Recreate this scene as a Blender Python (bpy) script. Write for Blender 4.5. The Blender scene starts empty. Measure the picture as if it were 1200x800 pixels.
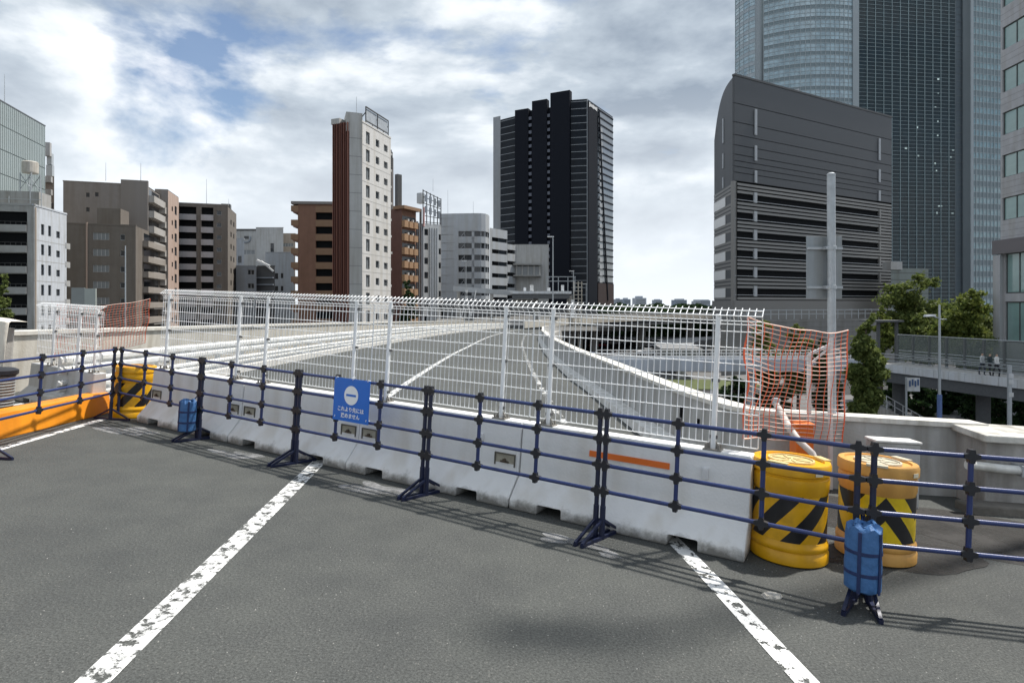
import bpy, bmesh, math, random
from mathutils import Vector, Matrix
R = math.radians
rnd = random.Random(7)
scene = bpy.context.scene
COL = scene.collection

# ------------------------------------------------------------------ camera
F = 700.0          # focal length in photograph pixels (1200 wide)
HY = 355.0         # row of the true horizon
CAMH = 1.71
cam = bpy.data.cameras.new('camera')
camo = bpy.data.objects.new('camera', cam); COL.objects.link(camo)
cam.sensor_width = 36.0; cam.lens = F / 1200 * 36
cam.shift_y = -(400 - HY) / 1200
cam.clip_start = 0.05; cam.clip_end = 6000
camo.location = (0, 0, CAMH); camo.rotation_euler = (R(90), 0, 0)
scene.camera = camo

# ------------------------------------------------------------------ sky, sun, exposure
SUN = Vector((0.52, 0.26, 1.0)).normalized()
elev = math.asin(SUN.z); azim = math.atan2(SUN.x, SUN.y)
world = bpy.data.worlds.new('World'); scene.world = world
world.use_nodes = True
nt = world.node_tree; nt.nodes.clear()
def N(nt, t, **kw):
    n = nt.nodes.new(t)
    for k, v in kw.items(): setattr(n, k, v)
    return n
def mathn(nt, op, a, b=None, clamp=False):
    n = N(nt, 'ShaderNodeMath', operation=op, use_clamp=clamp)
    for i, x in enumerate((a, b)):
        if x is None: continue
        if isinstance(x, (int, float)): n.inputs[i].default_value = x
        else: nt.links.new(x, n.inputs[i])
    return n.outputs[0]
L_ = nt.links.new
out = N(nt, 'ShaderNodeOutputWorld')
sky = N(nt, 'ShaderNodeTexSky', sky_type='NISHITA')
sky.sun_disc = False; sky.sun_elevation = elev; sky.sun_rotation = azim
sky.air_density = 1.0; sky.dust_density = 1.0; sky.ozone_density = 1.3
bsky = N(nt, 'ShaderNodeBackground'); bsky.inputs[1].default_value = 0.095
L_(sky.outputs[0], bsky.inputs[0])
tc = N(nt, 'ShaderNodeTexCoord')
sep = N(nt, 'ShaderNodeSeparateXYZ'); L_(tc.outputs['Generated'], sep.inputs[0])
zc = mathn(nt, 'MAXIMUM', sep.outputs[2], 0.0)
SKYLOC = (0.05, 0.15, 0.3)
def skymap(off):
    m_ = N(nt, 'ShaderNodeMapping'); L_(tc.outputs['Generated'], m_.inputs[0])
    m_.inputs['Scale'].default_value = (1.0, 1.0, 2.3)
    m_.inputs['Location'].default_value = tuple(a + b for a, b in zip(SKYLOC, off)); return m_
mp = skymap((0, 0, 0)); mpb = skymap((0.03, 0.015, 0.075))
def wn(m_, sc, det, ro, dist):
    n = N(nt, 'ShaderNodeTexNoise'); L_(m_.outputs[0], n.inputs['Vector'])
    n.inputs['Scale'].default_value = sc; n.inputs['Detail'].default_value = det; n.inputs['Roughness'].default_value = ro; n.inputs['Distortion'].default_value = dist
    return n.outputs[0]
n1 = wn(mp, 1.75, 12, 0.54, 0.15)
n1b = wn(mpb, 1.75, 12, 0.54, 0.15)            # the same cloud a little nearer the sun: what lies in the light's way
cov = N(nt, 'ShaderNodeValToRGB'); L_(n1, cov.inputs[0])
cov.color_ramp.elements[0].position = 0.39; cov.color_ramp.elements[0].color = (0.05, 0.05, 0.05, 1)
cov.color_ramp.elements[1].position = 0.455; cov.color_ramp.elements[1].color = (1, 1, 1, 1)
e = cov.color_ramp.elements.new(0.415); e.color = (0.45, 0.45, 0.45, 1)
lit = mathn(nt, 'SUBTRACT', n1, n1b)
den2 = mathn(nt, 'ADD', mathn(nt, 'MULTIPLY', n1, 0.75), mathn(nt, 'MULTIPLY', lit, -1.7))
shade = N(nt, 'ShaderNodeValToRGB'); L_(den2, shade.inputs[0])
cr = shade.color_ramp
cr.elements[0].position = 0.22; cr.elements[0].color = (0.95, 0.97, 1.0, 1)
cr.elements[1].position = 0.50; cr.elements[1].color = (0.30, 0.36, 0.44, 1)
e = cr.elements.new(0.285); e.color = (0.80, 0.85, 0.90, 1)
e = cr.elements.new(0.375); e.color = (0.50, 0.57, 0.645, 1)
hz = N(nt, 'ShaderNodeMapRange'); L_(zc, hz.inputs[0])
hz.inputs[1].default_value = 0.0; hz.inputs[2].default_value = 0.33; hz.inputs[3].default_value = 1.0; hz.inputs[4].default_value = 0.0
mixh = N(nt, 'ShaderNodeMix', data_type='RGBA')
L_(hz.outputs[0], mixh.inputs[0]); L_(shade.outputs[0], mixh.inputs[6]); mixh.inputs[7].default_value = (0.84, 0.89, 0.94, 1)
bcl = N(nt, 'ShaderNodeBackground'); bcl.inputs[1].default_value = 0.80
L_(mixh.outputs[2], bcl.inputs[0])
covh = mathn(nt, 'MAXIMUM', cov.outputs[0], mathn(nt, 'MULTIPLY', mathn(nt, 'POWER', hz.outputs[0], 1.5), 1.0))
mixs = N(nt, 'ShaderNodeMixShader'); L_(covh, mixs.inputs[0]); L_(bsky.outputs[0], mixs.inputs[1]); L_(bcl.outputs[0], mixs.inputs[2])
L_(mixs.outputs[0], out.inputs[0])

sl = bpy.data.lights.new('sun', 'SUN'); sl.energy = 3.8; sl.angle = R(1.8); sl.color = (1.0, 0.96, 0.90)
so = bpy.data.objects.new('sun', sl); COL.objects.link(so)
so.rotation_euler = SUN.to_track_quat('Z', 'Y').to_euler()
so.location = (30, 15, 60)
vs = scene.view_settings
vs.view_transform = 'Standard'; vs.look = 'None'; vs.gamma = 1.0; vs.exposure = 0.55; vs.use_curve_mapping = False
scene.cycles.max_bounces = 6; scene.cycles.diffuse_bounces = 3; scene.cycles.glossy_bounces = 3
scene.cycles.transparent_max_bounces = 12; scene.cycles.caustics_reflective = False; scene.cycles.caustics_refractive = False

# ------------------------------------------------------------------ frames
ZS = -9.5                                        # street level
SA, SB = -0.05, -0.0257                          # the expressway deck is banked and falls away: z = SA x + SB y
ex = Vector((1, 0, SA)).normalized()
nrm = Vector((-SA, -SB, 1)).normalized()
ey = nrm.cross(ex).normalized()
RD = Matrix((ex, ey, nrm)).transposed()
DM = RD.to_4x4()
RDi = RD.transposed()
CAML = RDi @ Vector((0, 0, CAMH))
def dk(px, py, h=0.0):                           # pixel -> point of the deck (deck frame)
    d = RDi @ Vector(((px - 600) / F, 1, (HY - py) / F))
    t = (h - CAML.z) / d.z
    p = CAML + d * t
    return Vector((p.x, p.y))
def ray(px, Y): return Vector(((px - 600) / F * Y, Y))
def zat(py, Y): return CAMH + (HY - py) / F * Y
def vdir(vp): return Vector(((vp - 600) / F, 1)).normalized()
def perp(vp): return 600 - F * F / (vp - 600)
def hit(P, vp, px):                              # from P along the direction vanishing at vp until pixel column px
    d = Vector(((vp - 600) / F, 1)); s = (px - 600) / F
    k = (s * P.y - P.x) / (d.x - s * d.y)
    return P + d * k

# ------------------------------------------------------------------ materials
MATS = {}
def M(name, col, rough=0.6, metal=0.0, var=0.15, scale=6.0, bump=0.0, bscale=60.0, streak=0.0, spec=0.5, emit=None):
    if name in MATS: return MATS[name]
    m = bpy.data.materials.new(name); m.use_nodes = True
    nt = m.node_tree; bs = nt.nodes['Principled BSDF']
    bs.inputs['Roughness'].default_value = rough; bs.inputs['Metallic'].default_value = metal
    bs.inputs['Specular IOR Level'].default_value = spec
    tc = N(nt, 'ShaderNodeTexCoord')
    nz = N(nt, 'ShaderNodeTexNoise'); nt.links.new(tc.outputs['Object'], nz.inputs['Vector'])
    nz.inputs['Scale'].default_value = scale; nz.inputs['Detail'].default_value = 6; nz.inputs['Roughness'].default_value = 0.65
    rp = N(nt, 'ShaderNodeValToRGB'); nt.links.new(nz.outputs[0], rp.inputs[0])
    rp.color_ramp.elements[0].position = 0.3; rp.color_ramp.elements[1].position = 0.7
    rp.color_ramp.elements[0].color = tuple(c * (1 - var) for c in col) + (1,)
    rp.color_ramp.elements[1].color = tuple(min(1, c * (1 + var)) for c in col) + (1,)
    o = rp.outputs[0]
    if streak:
        mp = N(nt, 'ShaderNodeMapping'); nt.links.new(tc.outputs['Object'], mp.inputs[0])
        mp.inputs['Scale'].default_value = (scale * 1.6, scale * 1.6, scale * 0.12)
        n3 = N(nt, 'ShaderNodeTexNoise'); nt.links.new(mp.outputs[0], n3.inputs['Vector'])
        n3.inputs['Scale'].default_value = 1.0; n3.inputs['Detail'].default_value = 5
        r3 = N(nt, 'ShaderNodeValToRGB'); nt.links.new(n3.outputs[0], r3.inputs[0])
        r3.color_ramp.elements[0].position = 0.34; r3.color_ramp.elements[1].position = 0.56
        k = 1 - streak
        r3.color_ramp.elements[0].color = (k, k * 0.97, k * 0.92, 1); r3.color_ramp.elements[1].color = (1, 1, 1, 1)
        mx = N(nt, 'ShaderNodeMix', data_type='RGBA', blend_type='MULTIPLY'); mx.inputs[0].default_value = 1
        nt.links.new(o, mx.inputs[6]); nt.links.new(r3.outputs[0], mx.inputs[7]); o = mx.outputs[2]
    nt.links.new(o, bs.inputs['Base Color'])
    if bump:
        nb = N(nt, 'ShaderNodeTexNoise'); nt.links.new(tc.outputs['Object'], nb.inputs['Vector'])
        nb.inputs['Scale'].default_value = bscale; nb.inputs['Detail'].default_value = 4
        bp = N(nt, 'ShaderNodeBump'); bp.inputs['Strength'].default_value = bump; bp.inputs['Distance'].default_value = 0.02
        nt.links.new(nb.outputs[0], bp.inputs['Height']); nt.links.new(bp.outputs[0], bs.inputs['Normal'])
    if emit:
        bs.inputs['Emission Color'].default_value = tuple(emit) + (1,); bs.inputs['Emission Strength'].default_value = 1
    MATS[name] = m
    return m

def asphalt_mat(name, dark, light, big=0.35):
    m = bpy.data.materials.new(name); m.use_nodes = True
    nt = m.node_tree; bs = nt.nodes['Principled BSDF']; lk = nt.links.new
    tc = N(nt, 'ShaderNodeTexCoord')
    def noise(sc, det, ro=0.6, vec=None):
        n = N(nt, 'ShaderNodeTexNoise'); lk(vec or tc.outputs['Object'], n.inputs['Vector'])
        n.inputs['Scale'].default_value = sc; n.inputs['Detail'].default_value = det; n.inputs['Roughness'].default_value = ro
        return n.outputs[0]
    fine = noise(70, 4, 0.75); mid = noise(2.2, 5); bigp = noise(big, 4)
    v = N(nt, 'ShaderNodeTexVoronoi'); lk(tc.outputs['Object'], v.inputs['Vector']); v.inputs['Scale'].default_value = 120
    rp = N(nt, 'ShaderNodeValToRGB'); lk(fine, rp.inputs[0])
    rp.color_ramp.elements[0].position = 0.32; rp.color_ramp.elements[1].position = 0.72
    rp.color_ramp.elements[0].color = dark + (1,); rp.color_ramp.elements[1].color = light + (1,)
    # pale stone chips
    chip = N(nt, 'ShaderNodeTexVoronoi'); lk(tc.outputs['Object'], chip.inputs['Vector']); chip.inputs['Scale'].default_value = 75
    cs = N(nt, 'ShaderNodeSeparateColor'); lk(chip.outputs['Color'], cs.inputs[0])
    c1 = mathn(nt, 'GREATER_THAN', cs.outputs[0], 0.93)
    c2 = mathn(nt, 'LESS_THAN', chip.outputs['Distance'], 0.34)
    ck = mathn(nt, 'MULTIPLY', mathn(nt, 'MULTIPLY', c1, c2), 0.35)
    mx0 = N(nt, 'ShaderNodeMix', data_type='RGBA'); lk(ck, mx0.inputs[0]); lk(rp.outputs[0], mx0.inputs[6]); mx0.inputs[7].default_value = (0.26, 0.25, 0.23, 1)
    bl = N(nt, 'ShaderNodeValToRGB'); lk(mathn(nt, 'ADD', mathn(nt, 'MULTIPLY', mid, 0.5), mathn(nt, 'MULTIPLY', bigp, 0.5)), bl.inputs[0])
    bl.color_ramp.elements[0].position = 0.36; bl.color_ramp.elements[1].position = 0.64
    bl.color_ramp.elements[0].color = (0.80, 0.80, 0.81, 1); bl.color_ramp.elements[1].color = (1.14, 1.13, 1.10, 1)
    mx = N(nt, 'ShaderNodeMix', data_type='RGBA', blend_type='MULTIPLY'); mx.inputs[0].default_value = 1
    lk(mx0.outputs[2], mx.inputs[6]); lk(bl.outputs[0], mx.inputs[7]); lk(mx.outputs[2], bs.inputs['Base Color'])
    bs.inputs['Roughness'].default_value = 0.85; bs.inputs['Specular IOR Level'].default_value = 0.3
    bp = N(nt, 'ShaderNodeBump'); bp.inputs['Strength'].default_value = 0.55; bp.inputs['Distance'].default_value = 0.006
    lk(mathn(nt, 'ADD', fine, v.outputs['Distance']), bp.inputs['Height']); lk(bp.outputs[0], bs.inputs['Normal'])
    return m

def worn_mat(name, col, lo, hi, sc, stretch=(1, 1, 1), rough=0.7, maxa=1.0):
    """a paint or stain that noise wears away to whatever lies under it"""
    m = bpy.data.materials.new(name); m.use_nodes = True
    nt = m.node_tree; bs = nt.nodes['Principled BSDF']; lk = nt.links.new
    tc = N(nt, 'ShaderNodeTexCoord'); mp = N(nt, 'ShaderNodeMapping'); lk(tc.outputs['Object'], mp.inputs[0])
    mp.inputs['Scale'].default_value = stretch
    n = N(nt, 'ShaderNodeTexNoise'); lk(mp.outputs[0], n.inputs['Vector'])
    n.inputs['Scale'].default_value = sc; n.inputs['Detail'].default_value = 8; n.inputs['Roughness'].default_value = 0.72
    rp = N(nt, 'ShaderNodeValToRGB'); lk(n.outputs[0], rp.inputs[0])
    rp.color_ramp.elements[0].position = lo; rp.color_ramp.elements[1].position = hi
    rp.color_ramp.elements[0].color = (0, 0, 0, 1); rp.color_ramp.elements[1].color = (maxa, maxa, maxa, 1)
    n2 = N(nt, 'ShaderNodeTexNoise'); lk(tc.outputs['Object'], n2.inputs['Vector']); n2.inputs['Scale'].default_value = 25; n2.inputs['Detail'].default_value = 4
    r2 = N(nt, 'ShaderNodeValToRGB'); lk(n2.outputs[0], r2.inputs[0])
    r2.color_ramp.elements[0].position = 0.3; r2.color_ramp.elements[1].position = 0.7
    r2.color_ramp.elements[0].color = tuple(c * 0.82 for c in col) + (1,); r2.color_ramp.elements[1].color = col + (1,)
    lk(r2.outputs[0], bs.inputs['Base Color']); lk(rp.outputs[0], bs.inputs['Alpha'])
    bs.inputs['Roughness'].default_value = rough
    return m

def stripe_mat(name, c1, c2, mode):
    """reflective sheeting printed with diagonal stripes or chevrons; UV in metres round the drum"""
    m = bpy.data.materials.new(name); m.use_nodes = True
    nt = m.node_tree; bs = nt.nodes['Principled BSDF']; lk = nt.links.new
    uv = N(nt, 'ShaderNodeUVMap'); s = N(nt, 'ShaderNodeSeparateXYZ'); lk(uv.outputs[0], s.inputs[0])
    u, v = s.outputs[0], s.outputs[1]
    if mode == 'chevron': u = mathn(nt, 'PINGPONG', u, 0.275)
    w = mathn(nt, 'ADD', u, mathn(nt, 'MULTIPLY', v, 0.78 if mode == 'chevron' else -0.85))
    fr = mathn(nt, 'FRACT', mathn(nt, 'DIVIDE', mathn(nt, 'ADD', w, 2.7 - 0.51 * 0.78 if mode == 'chevron' else 10.03), 0.27))
    k = mathn(nt, 'GREATER_THAN', fr, 0.5)
    tc = N(nt, 'ShaderNodeTexCoord'); nz = N(nt, 'ShaderNodeTexNoise'); lk(tc.outputs['Object'], nz.inputs['Vector']); nz.inputs['Scale'].default_value = 9; nz.inputs['Detail'].default_value = 5
    mx = N(nt, 'ShaderNodeMix', data_type='RGBA'); lk(k, mx.inputs[0]); mx.inputs[6].default_value = c1 + (1,); mx.inputs[7].default_value = c2 + (1,)
    r = N(nt, 'ShaderNodeValToRGB'); lk(nz.outputs[0], r.inputs[0]); r.color_ramp.elements[0].color = (0.72, 0.72, 0.72, 1); r.color_ramp.elements[0].position = 0.3; r.color_ramp.elements[1].position = 0.6
    m2 = N(nt, 'ShaderNodeMix', data_type='RGBA', blend_type='MULTIPLY'); m2.inputs[0].default_value = 1
    lk(mx.outputs[2], m2.inputs[6]); lk(r.outputs[0], m2.inputs[7]); lk(m2.outputs[2], bs.inputs['Base Color'])
    bs.inputs['Roughness'].default_value = 0.35
    return m

def leaf_mat(name, c1, c2):
    m = bpy.data.materials.new(name); m.use_nodes = True
    nt = m.node_tree; lk = nt.links.new; nt.nodes.clear()
    o = N(nt, 'ShaderNodeOutputMaterial')
    g = N(nt, 'ShaderNodeNewGeometry')
    rp = N(nt, 'ShaderNodeValToRGB'); lk(g.outputs['Random Per Island'], rp.inputs[0])
    rp.color_ramp.elements[0].color = c1 + (1,); rp.color_ramp.elements[1].color = c2 + (1,)
    d = N(nt, 'ShaderNodeBsdfPrincipled'); d.inputs['Roughness'].default_value = 0.6; d.inputs['Specular IOR Level'].default_value = 0.25
    t = N(nt, 'ShaderNodeBsdfTranslucent')
    lk(rp.outputs[0], d.inputs['Base Color']); lk(rp.outputs[0], t.inputs[0])
    mx = N(nt, 'ShaderNodeMixShader'); mx.inputs[0].default_value = 0.42
    lk(d.outputs[0], mx.inputs[1]); lk(t.outputs[0], mx.inputs[2]); lk(mx.outputs[0], o.inputs[0])
    return m

def pane_mat(name, c, rough=0.06, spec=0.6, wob=0.02):
    m = M(name, c, rough, 0, 0.35, 0.35, 0.0, spec=spec)
    nt = m.node_tree; bs = nt.nodes['Principled BSDF']
    tc = N(nt, 'ShaderNodeTexCoord'); nb = N(nt, 'ShaderNodeTexNoise'); nt.links.new(tc.outputs['Object'], nb.inputs['Vector']); nb.inputs['Scale'].default_value = 0.6
    bp = N(nt, 'ShaderNodeBump'); bp.inputs['Strength'].default_value = wob * 5; bp.inputs['Distance'].default_value = 0.1
    nt.links.new(nb.outputs[0], bp.inputs['Height']); nt.links.new(bp.outputs[0], bs.inputs['Normal'])
    return m

# ------------------------------------------------------------------ mesh builder and object helpers
class MB:
    def __init__(s, org=(0, 0, 0)):
        s.v = []; s.f = []; s.mi = []; s.o = Vector(org); s.uv = None
    def add(s, vs, fs, mi=0):
        b = len(s.v)
        s.v += [tuple(Vector(v) - s.o) for v in vs]
        s.f += [tuple(b + i for i in f) for f in fs]; s.mi += [mi] * len(fs)
        return s
    def obox(s, c, a, b, d, mi=0):
        c = Vector(c); a = Vector(a); b = Vector(b); d = Vector(d)
        vs = [c + a * i + b * j + d * k for k in (-1, 1) for j in (-1, 1) for i in (-1, 1)]
        return s.add(vs, [(0, 2, 3, 1), (4, 5, 7, 6), (0, 1, 5, 4), (1, 3, 7, 5), (3, 2, 6, 7), (2, 0, 4, 6)], mi)
    def box(s, x0, x1, y0, y1, z0, z1, mi=0):
        return s.obox(((x0 + x1) / 2, (y0 + y1) / 2, (z0 + z1) / 2), ((x1 - x0) / 2, 0, 0), (0, (y1 - y0) / 2, 0), (0, 0, (z1 - z0) / 2), mi)
    def bar(s, p, q, w, h, mi=0, up=(0, 0, 1)):
        p = Vector(p); q = Vector(q); d = q - p; u = Vector(up)
        x = d.cross(u)
        if x.length < 1e-6: x = d.cross(Vector((1, 0, 0)))
        x.normalize(); y = x.cross(d).normalized()
        return s.obox((p + q) / 2, x * w / 2, d / 2, y * h / 2, mi)
    def tube(s, pts, r, n=8, mi=0, caps=True):
        pts = [Vector(p) for p in pts]; rs = r if isinstance(r, (list, tuple)) else [r] * len(pts)
        vs = []; prev = None
        for i, p in enumerate(pts):
            d = (pts[min(i + 1, len(pts) - 1)] - pts[max(i - 1, 0)]).normalized()
            a = prev if prev is not None else (Vector((0, 0, 1)) if abs(d.z) < 0.9 else Vector((1, 0, 0)))
            x = (a - d * a.dot(d)).normalized(); prev = x; y = d.cross(x)
            vs += [p + (x * math.cos(t) + y * math.sin(t)) * rs[i] for t in (2 * math.pi * k / n for k in range(n))]
        fs = [(i * n + k, i * n + (k + 1) % n, (i + 1) * n + (k + 1) % n, (i + 1) * n + k) for i in range(len(pts) - 1) for k in range(n)]
        if caps: fs += [tuple(range(n))[::-1], tuple((len(pts) - 1) * n + k for k in range(n))]
        return s.add(vs, fs, mi)
    def lathe(s, prof, n=40, c=(0, 0, 0), mi=0, caps=True):
        vs = []; c = Vector(c)
        for r, z in prof: vs += [c + Vector((r * math.cos(2 * math.pi * k / n), r * math.sin(2 * math.pi * k / n), z)) for k in range(n)]
        fs = [(i * n + k, i * n + (k + 1) % n, (i + 1) * n + (k + 1) % n, (i + 1) * n + k) for i in range(len(prof) - 1) for k in range(n)]
        if caps: fs += [tuple(range(n))[::-1], tuple((len(prof) - 1) * n + k for k in range(n))]
        return s.add(vs, fs, mi)
    def prism(s, poly, z0, z1, mi=0):
        n = len(poly)
        vs = [(p[0], p[1], z0) for p in poly] + [(p[0], p[1], z1) for p in poly]
        fs = [(i, (i + 1) % n, n + (i + 1) % n, n + i) for i in range(n)] + [tuple(range(n))[::-1], tuple(range(n, 2 * n))]
        return s.add(vs, fs, mi)
    def quad(s, a, b, c, d, mi=0): return s.add([a, b, c, d], [(0, 1, 2, 3)], mi)
    def mesh(s, name, mats, smooth=False, fix=False):
        me = bpy.data.meshes.new(name); me.from_pydata(s.v, [], s.f)
        for m in (mats if isinstance(mats, (list, tuple)) else [mats]): me.materials.append(m)
        if len(me.materials) > 1: me.polygons.foreach_set('material_index', s.mi)
        if fix:
            bm = bmesh.new(); bm.from_mesh(me); bmesh.ops.remove_doubles(bm, verts=bm.verts, dist=1e-5); bmesh.ops.recalc_face_normals(bm, faces=bm.faces); bm.to_mesh(me); bm.free()
        if smooth: me.polygons.foreach_set('use_smooth', [True] * len(me.polygons))
        me.update()
        return me
    def build(s, name, mats, parent=None, smooth=False, fix=False, kind=None, bevel=0):
        o = bpy.data.objects.new(name, s.mesh(name, mats, smooth, fix)); COL.objects.link(o)
        if parent is not None: o.parent = parent
        if kind: o['kind'] = kind
        if bevel:
            b = o.modifiers.new('bevel', 'BEVEL'); b.width = bevel; b.segments = 2; b.limit_method = 'ANGLE'; b.angle_limit = R(35)
        if smooth:
            try: o.data.set_sharp_from_angle(angle=R(40))
            except Exception: pass
        return o

def inst(name, me, parent, mat4=None):
    o = bpy.data.objects.new(name, me); COL.objects.link(o); o.parent = parent
    if mat4 is not None: o.matrix_basis = mat4
    return o
def tag(o, label, cat, group=None):
    o['label'] = label; o['category'] = cat
    if group: o['group'] = group
    return o
def thing(name, label, cat, loc=(0, 0, 0), rz=0.0, group=None, deck=False):
    o = bpy.data.objects.new(name, None); COL.objects.link(o); o.empty_display_size = 0.2
    m = Matrix.Translation(Vector(loc)) @ Matrix.Rotation(rz, 4, 'Z')
    o.matrix_world = DM @ m if deck else m
    return tag(o, label, cat, group)
def deckobj(o, loc=(0, 0, 0), rz=0.0):
    o.matrix_world = DM @ Matrix.Translation(Vector(loc)) @ Matrix.Rotation(rz, 4, 'Z'); return o
def struct(o): o['kind'] = 'structure'; return o
def offset_line(pts, d):
    res = []
    for i, p in enumerate(pts):
        a = Vector(pts[max(i - 1, 0)]); b = Vector(pts[min(i + 1, len(pts) - 1)])
        t = (b - a).normalized(); res.append(Vector(p) + Vector((t.y, -t.x)) * d)     # to the right of travel
    return res
def smooth_line(pts, n=6):
    pts = [Vector(p) for p in pts]; res = []
    for i in range(len(pts) - 1):
        p0 = pts[max(i - 1, 0)]; p1 = pts[i]; p2 = pts[i + 1]; p3 = pts[min(i + 2, len(pts) - 1)]
        for k in range(n):
            t = k / n
            res.append(0.5 * ((2 * p1) + (p2 - p0) * t + (2 * p0 - 5 * p1 + 4 * p2 - p3) * t * t + (3 * p1 - p0 - 3 * p2 + p3) * t ** 3))
    return res + [pts[-1]]
def sweep(mb, line, prof, mi=0, closed=True):
    """line: 2d points; prof: (offset to the right, z)"""
    offs = [offset_line(line, o) for o, z in prof]; n = len(prof); m = len(line)
    vs = [(offs[j][i].x, offs[j][i].y, prof[j][1]) for i in range(m) for j in range(n)]
    fs = [(i * n + j, i * n + (j + 1) % n, (i + 1) * n + (j + 1) % n, (i + 1) * n + j) for i in range(m - 1) for j in range(n if closed else n - 1)]
    if closed: fs += [tuple(range(n)), tuple((m - 1) * n + j for j in range(n))[::-1]]
    return mb.add(vs, fs, mi)

# ================================================================== SETTING
ASPH = asphalt_mat('asphalt', (0.038, 0.040, 0.038), (0.130, 0.136, 0.130))
ASPH2 = asphalt_mat('street_asphalt', (0.03, 0.03, 0.032), (0.06, 0.06, 0.06), 0.05)
CONC = M('concrete', (0.42, 0.41, 0.39), 0.85, 0, 0.14, 3, 0.3, 40, streak=0.35)
CREAM = M('cream_concrete', (0.56, 0.53, 0.47), 0.85, 0, 0.10, 2, 0.25, 30, streak=0.22)
WHITEP = M('white_paint', (0.78, 0.78, 0.77), 0.45, 0, 0.05, 5, 0.05, 50)
GALV = M('galvanised_steel', (0.42, 0.45, 0.47), 0.45, 0.35, 0.12, 12, 0.05, 80)
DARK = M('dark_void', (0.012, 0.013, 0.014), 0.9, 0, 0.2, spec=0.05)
WORNW = worn_mat('worn_white_line', (0.78, 0.78, 0.76), 0.43, 0.52, 3.2, (4, 3.4, 1))
WORNW2 = worn_mat('cracked_white_line', (0.80, 0.80, 0.78), 0.435, 0.47, 7.0, (1.7, 1.3, 1))

# street ground and far ground
g = MB(); g.box(-1500, 1500, -300, 2500, ZS - 1.0, ZS)
struct(g.build('street_ground', ASPH2))

left_kerb = smooth_line([(-6.75, 9.0), (-6.85, 16), (-6.85, 25), (-6.6, 35), (-6.0, 50), (-4.2, 75), (-0.5, 105), (7, 140), (20, 175)])
left_wall = [Vector(p) for p in smooth_line([(-8.8, -8), (-8.75, 2)], 3)[:-1]] + offset_line(left_kerb, -1.85)
# right parapet, inner top edge
rp_pts = [(5.5, 92), (3.06, 59.5), (2.42, 45.2), (2.05, 32), (2.02, 24.4), (2.05, 18.6), (2.2, 14.5), (2.28, 10.7), (2.36, 8.6), (2.48, 7.5), (2.62, 6.95), (2.95, 6.74), (3.6, 6.66), (4.35, 6.60), (5.2, 6.56)]
right_wall = smooth_line([(40, 175), (24, 140), (13, 115)] + rp_pts, 6)
# deck surface as one sheet
poly = [(-8.9, -10)] + [(p.x, p.y) for p in left_wall] + [(p.x, p.y) for p in right_wall] + [(10.2, 6.0), (10.2, -10)]
d = MB(); d.add([(x, y, 0) for x, y in poly], [tuple(range(len(poly)))[::-1]])
road = struct(d.build('expressway_road', ASPH)); deckobj(road)
# slab under it
d = MB(); sweep(d, left_wall[3:], [(-0.3, -1.6), (-0.3, -0.02), (11.2, -0.02), (11.2, -1.6)]); d.box(-9.0, 10.3, -10, 6.4, -1.8, -0.05)
slab = struct(d.build('expressway_slab', CONC)); deckobj(slab)
# piers
for y in (0, 28, 56, 90):
    x = -2.5 + (2 if y > 80 else 0)
    p = MB(); p.box(x - 1.2, x + 1.2, y - 1, y + 1, ZS - 0.2 + 0.03 * y, -2.2); p.box(x - 4.6, x + 4.6, y - 1.1, y + 1.1, -3.4, -1.55)
    p.build('pier', CONC, slab)

# lane lines: sheets 4 mm above the asphalt
def line_strip(name, pts, w, mat, n=8):
    pts = smooth_line(pts, n); b = MB(); a = offset_line(pts, -w / 2); c = offset_line(pts, w / 2)
    for i in range(len(pts) - 1): b.quad((a[i].x, a[i].y, 0.004), (c[i].x, c[i].y, 0.004), (c[i + 1].x, c[i + 1].y, 0.004), (a[i + 1].x, a[i + 1].y, 0.004))
    o = struct(b.build(name, mat)); deckobj(o); return o
A, B = dk(108, 800), dk(367, 548)
dirn = (B - A).normalized()
line_strip('lane_line', [A - dirn * 3, A, B, dk(452, 466), dk(522, 420), (-2.45, 32), (-1.8, 55), (0.4, 85), (4, 115)], 0.15, WORNW)
A, B = dk(946, 800), dk(806, 650)
dirn = (B - A).normalized()
line_strip('edge_line', [A - dirn * 3, A, B, (1.15, 6)], 0.13, WORNW2)
line_strip('edge_line', [(1.12, 6.2), (0.98, 8), (0.86, 11), (0.72, 18), (0.66, 33), (0.95, 48), (2.1, 70), (6, 95)], 0.13, worn_mat('scuffed_line', (0.72, 0.72, 0.70), 0.50, 0.56, 2.2, (2, 1, 1), maxa=0.9))
A, B = dk(0, 526), dk(122, 491)
dirn = (B - A).normalized()
line_strip('shoulder_line', [A - dirn * 5, A, B], 0.11, WORNW2)
line_strip('far_lane_line', [(-8.0, 6), (-7.6, 9.5), (-7.2, 12), (-6.9, 14)], 0.12, WORNW2)

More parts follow.
